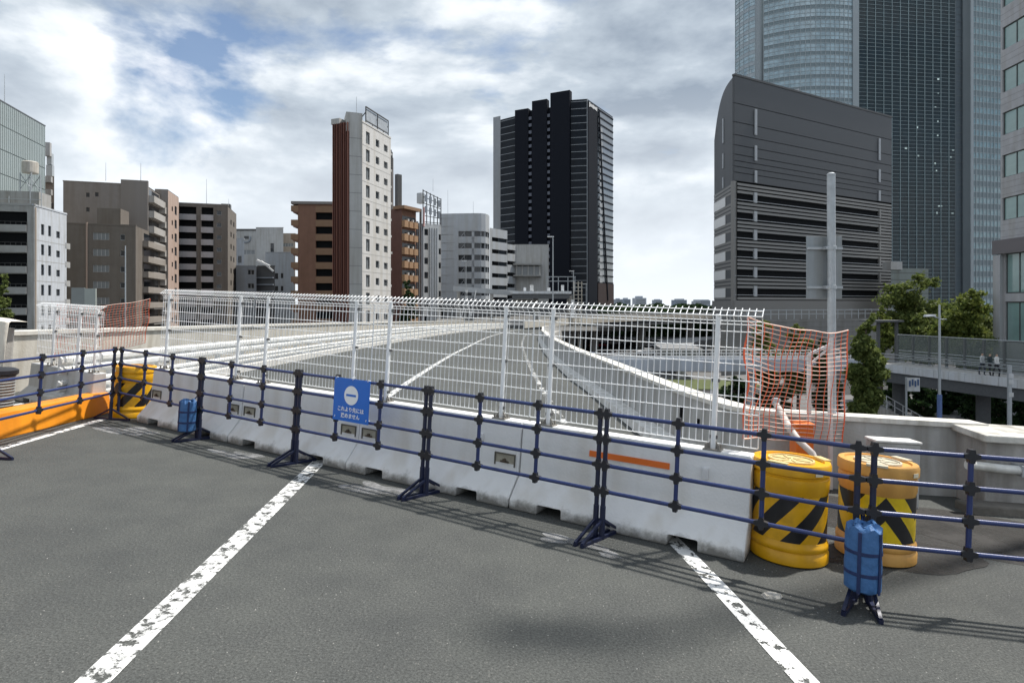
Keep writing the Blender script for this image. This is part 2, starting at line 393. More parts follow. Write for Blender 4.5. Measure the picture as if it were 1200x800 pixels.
# pale and dark patches lying on the asphalt
def blob(name, c, rx, ry, mat, seed, z=0.003, rot=0.0, n=26, jag=0.25):
    r = random.Random(seed); ph = [r.uniform(0, 6.28) for _ in range(6)]
    pts = []
    for k in range(n):
        t = 2 * math.pi * k / n
        q = 1 + jag * sum(math.sin(t * (i + 2) + ph[i]) / (i + 1.5) for i in range(5)) * 0.6
        x, y = rx * q * math.cos(t), ry * q * math.sin(t)
        pts.append((c[0] + x * math.cos(rot) - y * math.sin(rot), c[1] + x * math.sin(rot) + y * math.cos(rot), z))
    b = MB(); b.add(pts, [tuple(range(n))]); o = struct(b.build(name, mat)); deckobj(o); return o
PALE = worn_mat('pale_repair', (0.34, 0.34, 0.34), 0.32, 0.60, 5.0, maxa=0.9)
DARK_PATCH = worn_mat('dark_wall_foot', (0.020, 0.017, 0.014), 0.25, 0.58, 1.6, maxa=0.95)  # mottled dark brown for the ground along the right-hand wall
bang = math.atan2(0.506, -0.863)
for i, (px, py, rx, ry) in enumerate([(440, 573, 0.34, 0.15), (668, 634, 0.22, 0.1), (278, 533, 0.33, 0.13), (150, 505, 0.42, 0.2), (715, 650, 0.1, 0.05)]):
    blob('road_patch', dk(px, py), rx, ry, PALE, 20 + i, rot=bang, n=60, jag=0.75)
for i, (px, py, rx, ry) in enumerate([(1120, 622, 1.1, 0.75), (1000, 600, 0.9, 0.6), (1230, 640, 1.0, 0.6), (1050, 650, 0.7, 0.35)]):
    blob('dark_patch', dk(px, py), rx, ry, DARK_PATCH, 40 + i, z=0.002 + 0.001 * i)

# ------------------------------------------------------------------ parapets, kerbs, guard rail
w = MB(); sweep(w, left_wall, [(0.0, -0.02), (0.06, 1.0), (-0.2, 1.0), (-0.26, -0.02)])
lw = thing('parapet_wall', 'long cream concrete parapet wall behind the white guard rail', 'wall', deck=True)
w.build('wall_body', CREAM, lw)
w = MB(); sweep(w, left_wall, [(0.10, 0.995), (0.10, 1.06), (-0.24, 1.06), (-0.24, 0.995)]); w.build('coping', M('coping_concrete', (0.60, 0.58, 0.53), 0.85, 0, 0.1, 3, 0.2, 40, streak=0.2), lw)

rw = thing('parapet_wall', 'curving grey concrete parapet bordering the closed lane, pale coping on top', 'wall', deck=True)
PGREY = M('parapet_grey', (0.44, 0.44, 0.43), 0.85, 0, 0.10, 2.5, 0.25, 35, streak=0.30)
COPE = M('pale_coping', (0.66, 0.64, 0.59), 0.8, 0, 0.12, 5, 0.2, 60, streak=0.25)
w = MB(); sweep(w, right_wall, [(0.03, -0.02), (0.0, 0.76), (-0.24, 0.76), (-0.24, -0.02)]); w.build('wall_body', PGREY, rw)
w = MB(); sweep(w, right_wall, [(0.035, 0.757), (0.035, 0.81), (-0.27, 0.81), (-0.27, 0.757)]); w.build('coping', COPE, rw)
k = MB(); sweep(k, right_wall[:-28], [(0.32, -0.02), (0.30, 0.13), (0.028, 0.15), (0.028, -0.02)])
k.build('kerb', M('kerb_concrete', (0.74, 0.73, 0.70), 0.85, 0, 0.15, 5, 0.2, 60, streak=0.3), rw)
for px, py in ((806, 495), (820, 498), (722, 455)):
    pass
# drain slots in the wall face
for y, h in ((8.35, 0.20), (7.75, 0.12)):
    i = min(range(len(right_wall)), key=lambda i: abs(right_wall[i].y - y)); q = right_wall[i]
    s = MB(); s.box(q.x - 0.034, q.x - 0.0, q.y - 0.03, q.y + 0.03, 0.40, 0.40 + h); s.build('drain_slot', DARK, rw)

kb = MB(); sweep(kb, left_kerb, [(0.0, -0.02), (0.0, 0.17), (-0.35, 0.19), (-0.35, -0.02)])
lk_ = deckobj(struct(kb.build('kerb', M('white_kerb', (0.66, 0.65, 0.62), 0.8, 0, 0.12, 4, 0.2, 50, streak=0.25))))
gr = thing('guard_rail', 'white double beam guard rail running along the far side of the closed road', 'guard rail', deck=True)
gl = offset_line(left_kerb, -0.18)
WRAIL = M('rail_white', (0.76, 0.77, 0.76), 0.45, 0, 0.08, 4, streak=0.12)
for z0, z1 in ((0.50, 0.80), (0.24, 0.42)):
    m_ = (z0 + z1) / 2; h_ = (z1 - z0) / 2
    b = MB(); sweep(b, gl, [(0.06, z0), (0.10, z0 + h_ * .3), (0.10, z0 + h_ * .7), (0.05, m_), (0.10, m_ + h_ * .3), (0.10, m_ + h_ * .7), (0.06, z1), (0.05, z1), (0.05, z0)])
    b.build('rail_beam', WRAIL, gr)
pm = MB(); pm.box(-0.04, 0.045, -0.05, 0.05, 0.15, 0.80); pmesh = pm.mesh('post', WRAIL)
acc = 0; last = gl[0]; cnt = 0
for q in gl:
    seg = (q - last).length; 
    while acc + seg >= 1.3 and cnt < 70:
        t = (1.3 - acc) / seg; last = last.lerp(q, t); seg = (q - last).length; acc = 0
        inst('post', pmesh, gr, Matrix.Translation((last.x, last.y, 0))); cnt += 1
    acc += seg; last = q

# right-hand end of the parapet: heavier block with a sloping cap, plinth and conduit
bw = thing('wall_block', 'weathered concrete wall block with sloping cap and a white conduit along it', 'wall', (4.85, 6.12, 0), -0.06, deck=True)
STAIN = M('stained_concrete', (0.42, 0.405, 0.385), 0.9, 0, 0.25, 1.6, 0.35, 30, streak=0.55)
b = MB(); b.box(0, 1.55, 0, 0.5, -0.02, 0.72); b.box(1.57, 5.6, 0.0, 0.5, -0.02, 0.72); b.build('wall_body', STAIN, bw, bevel=0.012)
b = MB(); b.add([(-0.06, -0.07, 0.69), (5.7, -0.07, 0.69), (5.7, 0.55, 0.73), (-0.06, 0.55, 0.73), (-0.06, -0.07, 0.765), (5.7, -0.07, 0.765), (5.7, 0.55, 0.80), (-0.06, 0.55, 0.80)],
            [(0, 3, 2, 1), (4, 5, 6, 7), (0, 1, 5, 4), (1, 2, 6, 5), (2, 3, 7, 6), (3, 0, 4, 7)]); b.build('coping', M('stained_coping', (0.60, 0.58, 0.53), 0.85, 0, 0.25, 3, 0.25, 40, streak=0.45), bw, bevel=0.012)
b = MB(); b.tube([(-0.25, -0.10, 0.46), (0.1, -0.10, 0.44), (1.0, -0.10, 0.43), (5.6, -0.10, 0.42)], 0.045, 12); cd = b.build('conduit', M('white_conduit', (0.66, 0.66, 0.63), 0.4, 0, 0.1, 6, streak=0.2), bw, smooth=True)
for x in (0.25, 1.3, 2.4): b = MB(); b.box(x, x + 0.03, -0.15, 0.0, 0.38, 0.49); b.build('clamp', GALV, bw)
b = MB(); b.box(-0.3, 5.6, -0.22, -0.003, -0.02, 0.09); b.build('plinth', M('dirty_plinth', (0.13, 0.12, 0.105), 0.95, 0, 0.4, 3, 0.5, 25), bw, bevel=0.02)

bl_ = thing('concrete_block', 'white-capped grey concrete block against the parapet behind the faded drum', 'block', (3.66, 6.02, 0), -0.05, deck=True)
b = MB(); b.box(0, 0.44, 0, 0.2, 0, 0.64); b.build('block_body', PGREY, bl_, bevel=0.015)
b = MB(); b.box(-0.01, 0.45, -0.01, 0.21, 0.642, 0.668); b.build('cap', M('white_cap', (0.72, 0.71, 0.69), 0.7, 0, 0.12, 6, streak=0.2), bl_, bevel=0.008)

# ================================================================== CONCRETE BARRIERS WITH MESH FENCES
P0, P1 = dk(872, 660), dk(159, 494)
bd = (P1 - P0); BL = bd.length / 4; bd.normalize()
BANG = math.atan2(bd.y, bd.x)                    # local x runs along the row to the left, local -y... back side
# local frame: x along row, y to the right of travel is toward the back -> build with back = -y
BARW = M('barrier_white', (0.80, 0.80, 0.79), 0.75, 0, 0.05, 2.2, 0.18, 45, streak=0.14)
def dirty_foot(m):
    nt = m.node_tree; bs = nt.nodes['Principled BSDF']; old = bs.inputs['Base Color'].links[0].from_socket
    tc = N(nt, 'ShaderNodeTexCoord'); sp = N(nt, 'ShaderNodeSeparateXYZ'); nt.links.new(tc.outputs['Object'], sp.inputs[0])
    n_ = N(nt, 'ShaderNodeTexNoise'); nt.links.new(tc.outputs['Object'], n_.inputs['Vector']); n_.inputs['Scale'].default_value = 7; n_.inputs['Detail'].default_value = 8; n_.inputs['Roughness'].default_value = 0.7
    k = mathn(nt, 'SUBTRACT', mathn(nt, 'MULTIPLY', n_.outputs[0], 0.26), mathn(nt, 'ADD', sp.outputs[2], 0.06))
    r_ = N(nt, 'ShaderNodeValToRGB'); nt.links.new(mathn(nt, 'MULTIPLY', mathn(nt, 'ADD', k, 0.03), 12.0, True), r_.inputs[0])
    r_.color_ramp.elements[0].color = (0, 0, 0, 1); r_.color_ramp.elements[1].color = (0.85, 0.85, 0.85, 1)
    mx = N(nt, 'ShaderNodeMix', data_type='RGBA'); nt.links.new(r_.outputs[0], mx.inputs[0]); nt.links.new(old, mx.inputs[6]); mx.inputs[7].default_value = (0.13, 0.12, 0.10, 1)
    nt.links.new(mx.outputs[2], bs.inputs['Base Color'])
dirty_foot(BARW)
BEIGE = M('pocket_beige', (0.40, 0.37, 0.29), 0.8, 0, 0.22, 9, 0.2, 60)
BOLT = M('rusty_bolt', (0.11, 0.085, 0.06), 0.7, 0.3, 0.3, 30)
ORANGE = M('orange_reflector', (0.80, 0.17, 0.02), 0.35, 0, 0.06, 5)
BH = 0.745
PROF = [(0.0, 0.0), (0.0, 0.085), (0.175, 0.28), (0.195, BH), (0.365, BH), (0.385, 0.28), (0.56, 0.085), (0.56, 0.0)]
def barrier_mesh(Lb, zs=1.0):
    b = MB(); cuts = [0, 0.34, 0.57, Lb - 0.52, Lb - 0.29, Lb - 0.012]
    P = [(-y, z * zs) for y, z in PROF]
    for i in range(5):
        x0, x1 = cuts[i], cuts[i + 1]; notch = i in (1, 3)
        for j in range(1, 6): b.quad((x0, *P[j]), (x1, *P[j]), (x1, *P[j + 1]), (x0, *P[j + 1]))
        if notch: b.quad((x0, *P[1]), (x1, *P[1]), (x1, *P[6]), (x0, *P[6]))
        else:
            b.quad((x0, *P[0]), (x1, *P[0]), (x1, *P[1]), (x0, *P[1])); b.quad((x0, *P[6]), (x1, *P[6]), (x1, *P[7]), (x0, *P[7])); b.quad((x0, *P[7]), (x1, *P[7]), (x1, *P[0]), (x0, *P[0]))
        if i > 0:
            b.quad((x0, *P[0]), (x0, *P[1]), (x0, *P[6]), (x0, *P[7]))
    for x in (cuts[0], cuts[-1]): b.add([(x, *p) for p in PROF_(P)], [tuple(range(8))])
    return b
def PROF_(P): return P
bmesh_ = barrier_mesh(BL).mesh('barrier_body', BARW, fix=True)
def pocket(parent, x0, x1, z0=0.325, z1=0.43):
    yf = -0.182
    b = MB(); b.box(x0, x1, yf - 0.012, yf + 0.004, z0, z1); p = b.build('connector_pocket', BEIGE, parent)
    b = MB(); t = 0.012
    b.box(x0 - t, x1 + t, yf - 0.004, yf + 0.014, z1, z1 + t); b.box(x0 - t, x0, yf - 0.004, yf + 0.014, z0, z1); b.box(x1, x1 + t, yf - 0.004, yf + 0.014, z0, z1)
    b.build('rim', M('pocket_rim', (0.12, 0.11, 0.09), 0.9), p)
    b = MB(); xm = (x0 + x1) / 2; b.tube([(xm, yf + 0.008, (z0 + z1) / 2), (xm, yf + 0.03, (z0 + z1) / 2)], 0.017, 8); b.box(xm - 0.045, xm + 0.045, yf + 0.009, yf + 0.02, z0 + 0.03, z0 + 0.045); b.build('bolt', BOLT, p)
blabels = ['white concrete barrier with an orange reflector strip on its face, beside the yellow drum',
           'white concrete barrier next to the one with the orange strip',
           'white concrete barrier behind the blue notice, second from the yellow drum at the orange beam',
           'white concrete barrier at the end of the row beside the orange beam']
bar_roots = []
for i in range(4):
    o = P0 + bd * (BL * i)
    t = thing('concrete_barrier', blabels[i], 'barrier', (o.x, o.y, 0), BANG + (0.004 if i == 1 else -0.003 * (i == 2)), 'row of concrete barriers across the road', deck=True)
    bar_roots.append(t)
    bo = inst('barrier_body', bmesh_, t)
    bv = bo.modifiers.new('bevel', 'BEVEL'); bv.width = 0.014; bv.segments = 2; bv.limit_method = 'ANGLE'; bv.angle_limit = R(35)
    if i == 0:
        b = MB(); yf = -0.184
        b.add([(0.62, yf, 0.545), (1.32, yf, 0.545), (1.32, yf - 0.003, 0.595), (0.62, yf - 0.003, 0.595), (0.62, yf + 0.006, 0.545), (1.32, yf + 0.006, 0.545), (1.32, yf + 0.003, 0.595), (0.62, yf + 0.003, 0.595)],
              [(0, 1, 2, 3), (7, 6, 5, 4), (0, 4, 5, 1), (1, 5, 6, 2), (2, 6, 7, 3), (3, 7, 4, 0)]); b.build('reflector_strip', ORANGE, t)
        b = MB(); b.box(0.31, 0.36, -0.20, -0.15, 0.52, 0.61); b.build('plug_box', M('plug_white', (0.7, 0.7, 0.7), 0.5), t, bevel=0.006)
    else:
        pocket(t, 0.05, 0.25)
        if i in (1,): 
            b = MB(); b.box(0.40, 0.44, -0.20, -0.16, 0.52, 0.59); b.build('plug_box', MATS['plug_white'], t, bevel=0.006)
    if i >= 2 or i == 1: pocket(t, BL - 0.26, BL - 0.07) if i != 0 and i != 1 or True else None

# mesh fence panel
FW = M('fence_white', (0.86, 0.87, 0.87), 0.4, 0, 0.03, 6)
def fence_mesh(Lp, H=1.115, nv=38):
    b = MB(); r = 0.0041
    for k in range(nv + 1):
        x = Lp * k / nv
        b.tube([(x, 0, 0.05), (x, 0, H - 0.085), (x, 0.055, H - 0.045), (x, 0.0, H), (x, -0.035, H + 0.02)], r, 4, caps=False)
    zs = [0.05, 0.06 + 0.0] + []
    for z in [0.05 + 0.128 * i for i in range(8)]: b.tube([(0, 0.006, z), (Lp, 0.006, z)], r, 4, caps=False)
    b.tube([(0, 0.06, H - 0.045), (Lp, 0.06, H - 0.045)], r * 1.1, 4, caps=False); b.tube([(0, 0.006, H - 0.085), (Lp, 0.006, H - 0.085)], r * 1.1, 4, caps=False)
    b.tube([(0, 0.006, H), (Lp, 0.006, H)], r * 1.1, 4, caps=False)
    b.tube([(0, 0.004, H - 0.112), (Lp, 0.004, H - 0.112)], r, 4, caps=False)
    return b
fmesh = fence_mesh(BL - 0.008).mesh('wire_mesh', FW)
pb = MB(); pb.tube([(0, 0, 0), (0, 0, 1.08)], 0.021, 10); fpost = pb.mesh('post', FW, smooth=False)
pb = MB(); pb.box(-0.07, 0.07, -0.055, 0.055, 0, 0.009)
for sx in (-1, 1):
    for sy in (-1, 1): pb.tube([(sx * 0.05, sy * 0.038, 0.008), (sx * 0.05, sy * 0.038, 0.045)], 0.010, 6)
pb.add([(0.02, -0.004, 0.008), (0.065, -0.004, 0.008), (0.02, -0.004, 0.07), (0.02, 0.004, 0.008), (0.065, 0.004, 0.008), (0.02, 0.004, 0.07)], [(0, 1, 2), (5, 4, 3), (1, 4, 5, 2)])
pb.add([(-0.02, -0.004, 0.008), (-0.065, -0.004, 0.008), (-0.02, -0.004, 0.07), (-0.02, 0.004, 0.008), (-0.065, 0.004, 0.008), (-0.02, 0.004, 0.07)], [(0, 1, 2), (5, 4, 3), (1, 4, 5, 2)])
fplate = pb.mesh('base_plate', M('plate_steel', (0.30, 0.28, 0.25), 0.6, 0.3, 0.3, 20))
cb = MB(); cb.box(-0.028, 0.028, -0.03, 0.012, -0.014, 0.014); fclip = cb.mesh('clip', M('clip_dark', (0.10, 0.10, 0.10), 0.6))
def fence(parent_loc, ang, label, posts, Lp, z0=0.745, mesh=None):
    t = thing('mesh_fence', label, 'fence', parent_loc, ang, 'white wire mesh fence panels', deck=True)
    inst('wire_mesh', mesh or fmesh, t, Matrix.Translation((0, 0, z0)))['kind'] = 'stuff'
    for x in posts:
        inst('post', fpost, t, Matrix.Translation((x, 0.028, z0)))
        inst('base_plate', fplate, t, Matrix.Translation((x, 0.028, z0)))
        for z in (0.10, 0.55, 0.98): inst('clip', fclip, t, Matrix.Translation((x, 0.022, z0 + z)))
    return t
nb = Vector((bd.y, -bd.x))                       # toward the back (right of travel is the back)
FC = P0 + nb * 0.28
def s_at(px):                                    # position along the fence line seen at pixel column px
    s = (px - 600) / F
    # deck tilt is small: use deck frame directly with height of the fence foot
    best = min((abs(((DM @ Vector(((FC + bd * (i * 0.005)).x, (FC + bd * (i * 0.005)).y, 0.745))).x / (DM @ Vector(((FC + bd * (i * 0.005)).x, (FC + bd * (i * 0.005)).y, 0.745))).y) - s), i) for i in range(-60, 1800))
    return best[1] * 0.005
flab = ['white wire mesh fence panel over the barrier with the orange strip', 'white wire mesh fence panel between the orange-strip barrier and the blue notice',
        'white wire mesh fence panel behind the blue notice', 'white wire mesh fence panel at the far end by the orange beam']
ppx = [(836, 644), (589, 454), (414, 311), (279, 196)]
for i in range(4):
    s0 = BL * i - 0.03 + 0.035 * (i == 3); o = FC + bd * s0
    fence((o.x, o.y, 0), BANG, flab[i], [s_at(p) - s0 for p in ppx[i]], BL - 0.008)
# stay brace between two panels
c = FC + bd * s_at(450)
# ------------------------------------------------------------------ the lower barrier and fence at the left
q0 = Vector((-6.28, 8.62)); 
t = thing('concrete_barrier', 'low grey concrete barrier with white end behind the orange beam', 'barrier', (q0.x, q0.y, 0), BANG, deck=True)
lb = barrier_mesh(2.0, 0.79).build('barrier_body', M('barrier_grey', (0.55, 0.56, 0.57), 0.8, 0, 0.08, 2, 0.2, 40, streak=0.2), t, fix=True, bevel=0.012)
o = q0 + nb * 0.275
lf = fence((o.x, o.y, 0), BANG, 'white mesh fence panel on the low barrier behind the orange beam', [0.12, 0.62, 1.4], 1.95, 0.588, fmesh)
for c_ in lf.children:
    if c_.name.startswith(('wire_mesh', 'post')): c_.scale.z = 0.88
    if c_.name.startswith('clip') and c_.location.z > 1.4: c_.location.z -= 0.12

# ================================================================== BLUE PIPE FENCE
NAVY = M('navy_pipe', (0.016, 0.032, 0.125), 0.32, 0.0, 0.18, 9, 0.03, 60, spec=0.6)
NAVYD = M('navy_post', (0.010, 0.015, 0.045), 0.4, 0, 0.2, 9)
JOINT = M('black_joint', (0.012, 0.013, 0.018), 0.5, 0, 0.2, 20)
RZ = (0.375, 0.58, 0.785, 0.985)
jm = MB(); star = [(0.068, 0.018), (0.027, 0.027), (0.020, 0.060), (-0.020, 0.060), (-0.027, 0.027), (-0.068, 0.018), (-0.068, -0.018), (-0.027, -0.027), (-0.020, -0.060), (0.020, -0.060), (0.027, -0.027), (0.068, -0.018)]
jm.add([(x, -0.026, z) for x, z in star] + [(x, 0.026, z) for x, z in star], [tuple(range(12)), tuple(range(12, 24))[::-1]] + [(i, 12 + i, 12 + (i + 1) % 12, (i + 1) % 12) for i in range(12)])
jmesh = jm.mesh('joint', JOINT)
def blue_panel(A, B, label, feet=(1, 1), fd=1):
    A = Vector(A); B = Vector(B); d = B - A; Lp = d.length; ang = math.atan2(d.y, d.x)
    t = thing('pipe_fence', label, 'fence', (A.x, A.y, 0), ang, 'blue pipe fence panels', deck=True)
    xs = [0.028, Lp / 3, 2 * Lp / 3, Lp - 0.028]
    for z in RZ:
        b = MB(); b.tube([(xs[0], 0, z), (xs[3], 0, z)], 0.0155, 10); b.build('rail', NAVY, t, smooth=True)
    for i, x in enumerate(xs):
        b = MB(); end = i in (0, 3)
        b.tube([(x, 0, 0.09 if end else RZ[0]), (x, 0, RZ[3] + (0.012 if end else 0))], 0.019 if end else 0.0165, 10); b.build('upright', NAVYD if end else NAVY, t, smooth=True)
        for z in RZ: inst('joint', jmesh, t, Matrix.Translation((x, 0, z)) @ Matrix.Diagonal((0.70, 0.82, 0.72, 1)))
        if end and feet[0 if i == 0 else 1]:
            b = MB(); s = 1 if i == 0 else -1
            sk = 0.05; b.bar((x - sk, -0.28, 0.013), (x + sk, 0.24, 0.013), 0.026, 0.026); b.bar((x - sk, -0.27, 0.024), (x, -0.015, 0.15), 0.020, 0.020); b.bar((x + sk, 0.23, 0.024), (x, 0.015, 0.15), 0.020, 0.020)
            b.tube([(x, 0, 0.0), (x, 0, 0.26)], 0.024, 8); b.build('foot', JOINT if False else NAVYD, t)
    return t
def on_base(px, t): return Vector(((px - 600) / F * t, t))
# joints of the run, from depth fitted along the fence
J = {}
Z0f = 3.84
for px, k in ((1007, 0), (702, 3), (497, 6), (345, 9), (232, 12), (137, 15.4)):
    J[px] = Vector(((px - 600) / F * Z0f * (1 + 0.0787 * k), Z0f * (1 + 0.0787 * k)))
seq = [137, 232, 345, 497, 702, 1007]
plab = ['blue pipe fence panel from the corner by the orange beam to the weight bag there', 'blue pipe fence panel between the weight bag and the blue notice panel',
        'blue pipe fence panel that carries the blue notice', 'blue pipe fence panel between the notice panel and the one before the orange strip',
        'blue pipe fence panel in front of the orange strip and the yellow drum']
for i in range(5):
    a, b_ = J[seq[i]], J[seq[i + 1]]
    blue_panel(a, b_, plab[i], feet=(i != 0, 1))
pe = J[1007] + Vector((0.035, -0.01)); F1 = pe + Vector((1.76, -0.26))
blue_panel(pe, F1, 'blue pipe fence panel in front of the faded drum and the wall block')
pc = J[137] + Vector((-0.04, -0.05))
blue_panel((-5.40, 6.12), pc, 'blue pipe fence panel standing along the orange beam')

# notice board hung on the third panel
a, b_ = J[345], J[497]; dd = (b_ - a).normalized(); ang = math.atan2(dd.y, dd.x)
sgn = thing('notice_board', 'blue notice with a white no-entry disc and Japanese text tied to the pipe fence', 'sign', (*(a + dd * ((b_ - a).length * 0.325)), 0), ang, deck=True)
BLUE = M('sign_blue', (0.008, 0.15, 0.60), 0.35, 0, 0.06, 3)
SW = 0.50; SZ0, SZ1 = 0.565, 1.005
b = MB(); b.box(0.0, SW, -0.034, -0.030, SZ0, SZ1); b.build('board', BLUE, sgn)
SIGNW = M('sign_white', (0.85, 0.86, 0.88), 0.5, 0, 0.02)
b = MB(); n = 40; b.add([(SW / 2 + 0.098 * math.cos(2 * math.pi * i / n), -0.037, 0.835 + 0.098 * math.sin(2 * math.pi * i / n)) for i in range(n)], [tuple(range(n))]); disc = b.build('no_entry_disc', SIGNW, sgn)
b = MB(); b.box(SW / 2 - 0.068, SW / 2 + 0.068, -0.0395, -0.0385, 0.825, 0.847); b.build('bar', BLUE, disc)
def text_mesh(s, size):
    cu = bpy.data.curves.new('lettering', 'FONT'); cu.body = s; cu.size = size; cu.align_x = 'CENTER'; cu.extrude = 0.0005; cu.resolution_u = 2; cu.offset = 0.0012
    o = bpy.data.objects.new('tmp', cu); COL.objects.link(o)
    dg = bpy.context.evaluated_depsgraph_get(); me = bpy.data.meshes.new_from_object(o.evaluated_get(dg)); bpy.data.objects.remove(o); me.name = 'lettering'
    me.materials.clear(); me.materials.append(SIGNW); return me
for s, z in (('これより先には', 0.67), ('進めません', 0.605)):
    inst('lettering', text_mesh(s, 0.053), sgn, Matrix.Translation((SW / 2, -0.037, z)) @ Matrix.Rotation(R(90), 4, 'X'))
for x in (0.03, SW - 0.03):
    for z in (SZ1 - 0.012, SZ0 + 0.03):
        b = MB(); b.tube([(x, -0.036, z), (x + 0.004, -0.04, z + 0.018), (x, 0.02, z - 0.0)], 0.004, 5); b.build('cable_tie', SIGNW, sgn)
b = MB(); b.tube([(SW * 0.52, -0.03, 0.99), (SW * 0.53, -0.045, 1.015), (SW * 0.58, -0.03, 1.023)], 0.005, 5); b.build('cable_tie', SIGNW, sgn)

# weight bags hung on the fence uprights
BAGB = M('bag_blue', (0.045, 0.14, 0.33), 0.6, 0, 0.16, 14, 0.5, 22)
BAGD = M('bag_strap', (0.008, 0.025, 0.10), 0.5, 0, 0.2, 20)
def bag(loc, ang, label, seed, h=0.40, r=0.104):
    t = thing('weight_bag', label, 'bag', loc, ang, 'blue weight bags on the pipe fence', deck=True)
    q = random.Random(seed); n = 28; prof = [(0.80, 0.0), (0.97, 0.015), (1.0, 0.06), (0.985, 0.11), (1.0, 0.16), (0.975, 0.22), (1.0, 0.27), (0.985, 0.34), (0.95, 0.385), (0.72, 0.405), (0.40, 0.40)]
    vs = []; ph = [q.uniform(0, 6.28) for _ in range(8)]
    for i, (k, z) in enumerate(prof):
        for j in range(n):
            a = 2 * math.pi * j / n
            wob = 1 + 0.018 * math.sin(5 * a + ph[i % 8]) + 0.012 * math.sin(9 * a + ph[(i * 3) % 8]) + (0.05 * math.sin(11 * a + ph[1]) if i >= 9 else 0)
            dz = 0.016 * math.sin(6 * a + ph[2]) if i >= 8 else 0
            vs.append((r * k * wob * math.cos(a), r * k * wob * math.sin(a), z * h / 0.40 + dz))
    m = len(prof); fs = [(i * n + j, i * n + (j + 1) % n, (i + 1) * n + (j + 1) % n, (i + 1) * n + j) for i in range(m - 1) for j in range(n)] + [tuple(range(n))[::-1], tuple((m - 1) * n + j for j in range(n))]
    b = MB(); b.add(vs, fs); b.build('bag_body', BAGB, t, smooth=True)
    for z in (0.115, 0.245):
        b = MB(); rr = r * 1.025; b.lathe([(rr * 0.99, z - 0.011), (rr, z - 0.009), (rr, z + 0.009), (rr * 0.99, z + 0.011)], 28, caps=False); b.build('strap', BAGD, t)
    for a in (-1.9, -0.7):
        b = MB(); x, y = math.cos(a) * r * 1.02, math.sin(a) * r * 1.02; tx = Vector((-math.sin(a), math.cos(a), 0))
        b.obox((x, y, 0.19), tx * 0.010, (math.cos(a) * 0.003, math.sin(a) * 0.003, 0), (0, 0, 0.185)); b.build('strap', BAGD, t)
    b = MB(); b.tube([(r * 0.6 * math.cos(0.6 * k), r * 0.55 * math.sin(0.9 * k), h + 0.008 + 0.014 * math.sin(k * 2.1)) for k in range(9)], 0.011, 6); b.build('gathered_top', BAGB, t, smooth=True)
    b = MB(); b.tube([(0.0, 0.05, h * 0.93), (0.0, r + 0.03, h + 0.04), (0.02, r + 0.05, h + 0.02), (0, r * 0.95, h * 0.6)], 0.007, 6); b.build('hook_strap', BAGD, t)
nf = Vector((-(J[1007] - J[702]).normalized().y, (J[1007] - J[702]).normalized().x))
p = J[1007] - nf * 0.115 + Vector((0.02, 0)); bag((p.x, p.y, 0.125), -0.4, 'crumpled blue weight bag strapped to the pipe fence in front of the faded drum', 3)
p = J[232] - nf * 0.115 + Vector((-0.035, 0.0)); bag((p.x, p.y, 0.12), -0.3, 'blue weight bag with dark straps hung on the fence near the orange beam', 5, 0.37, 0.10)

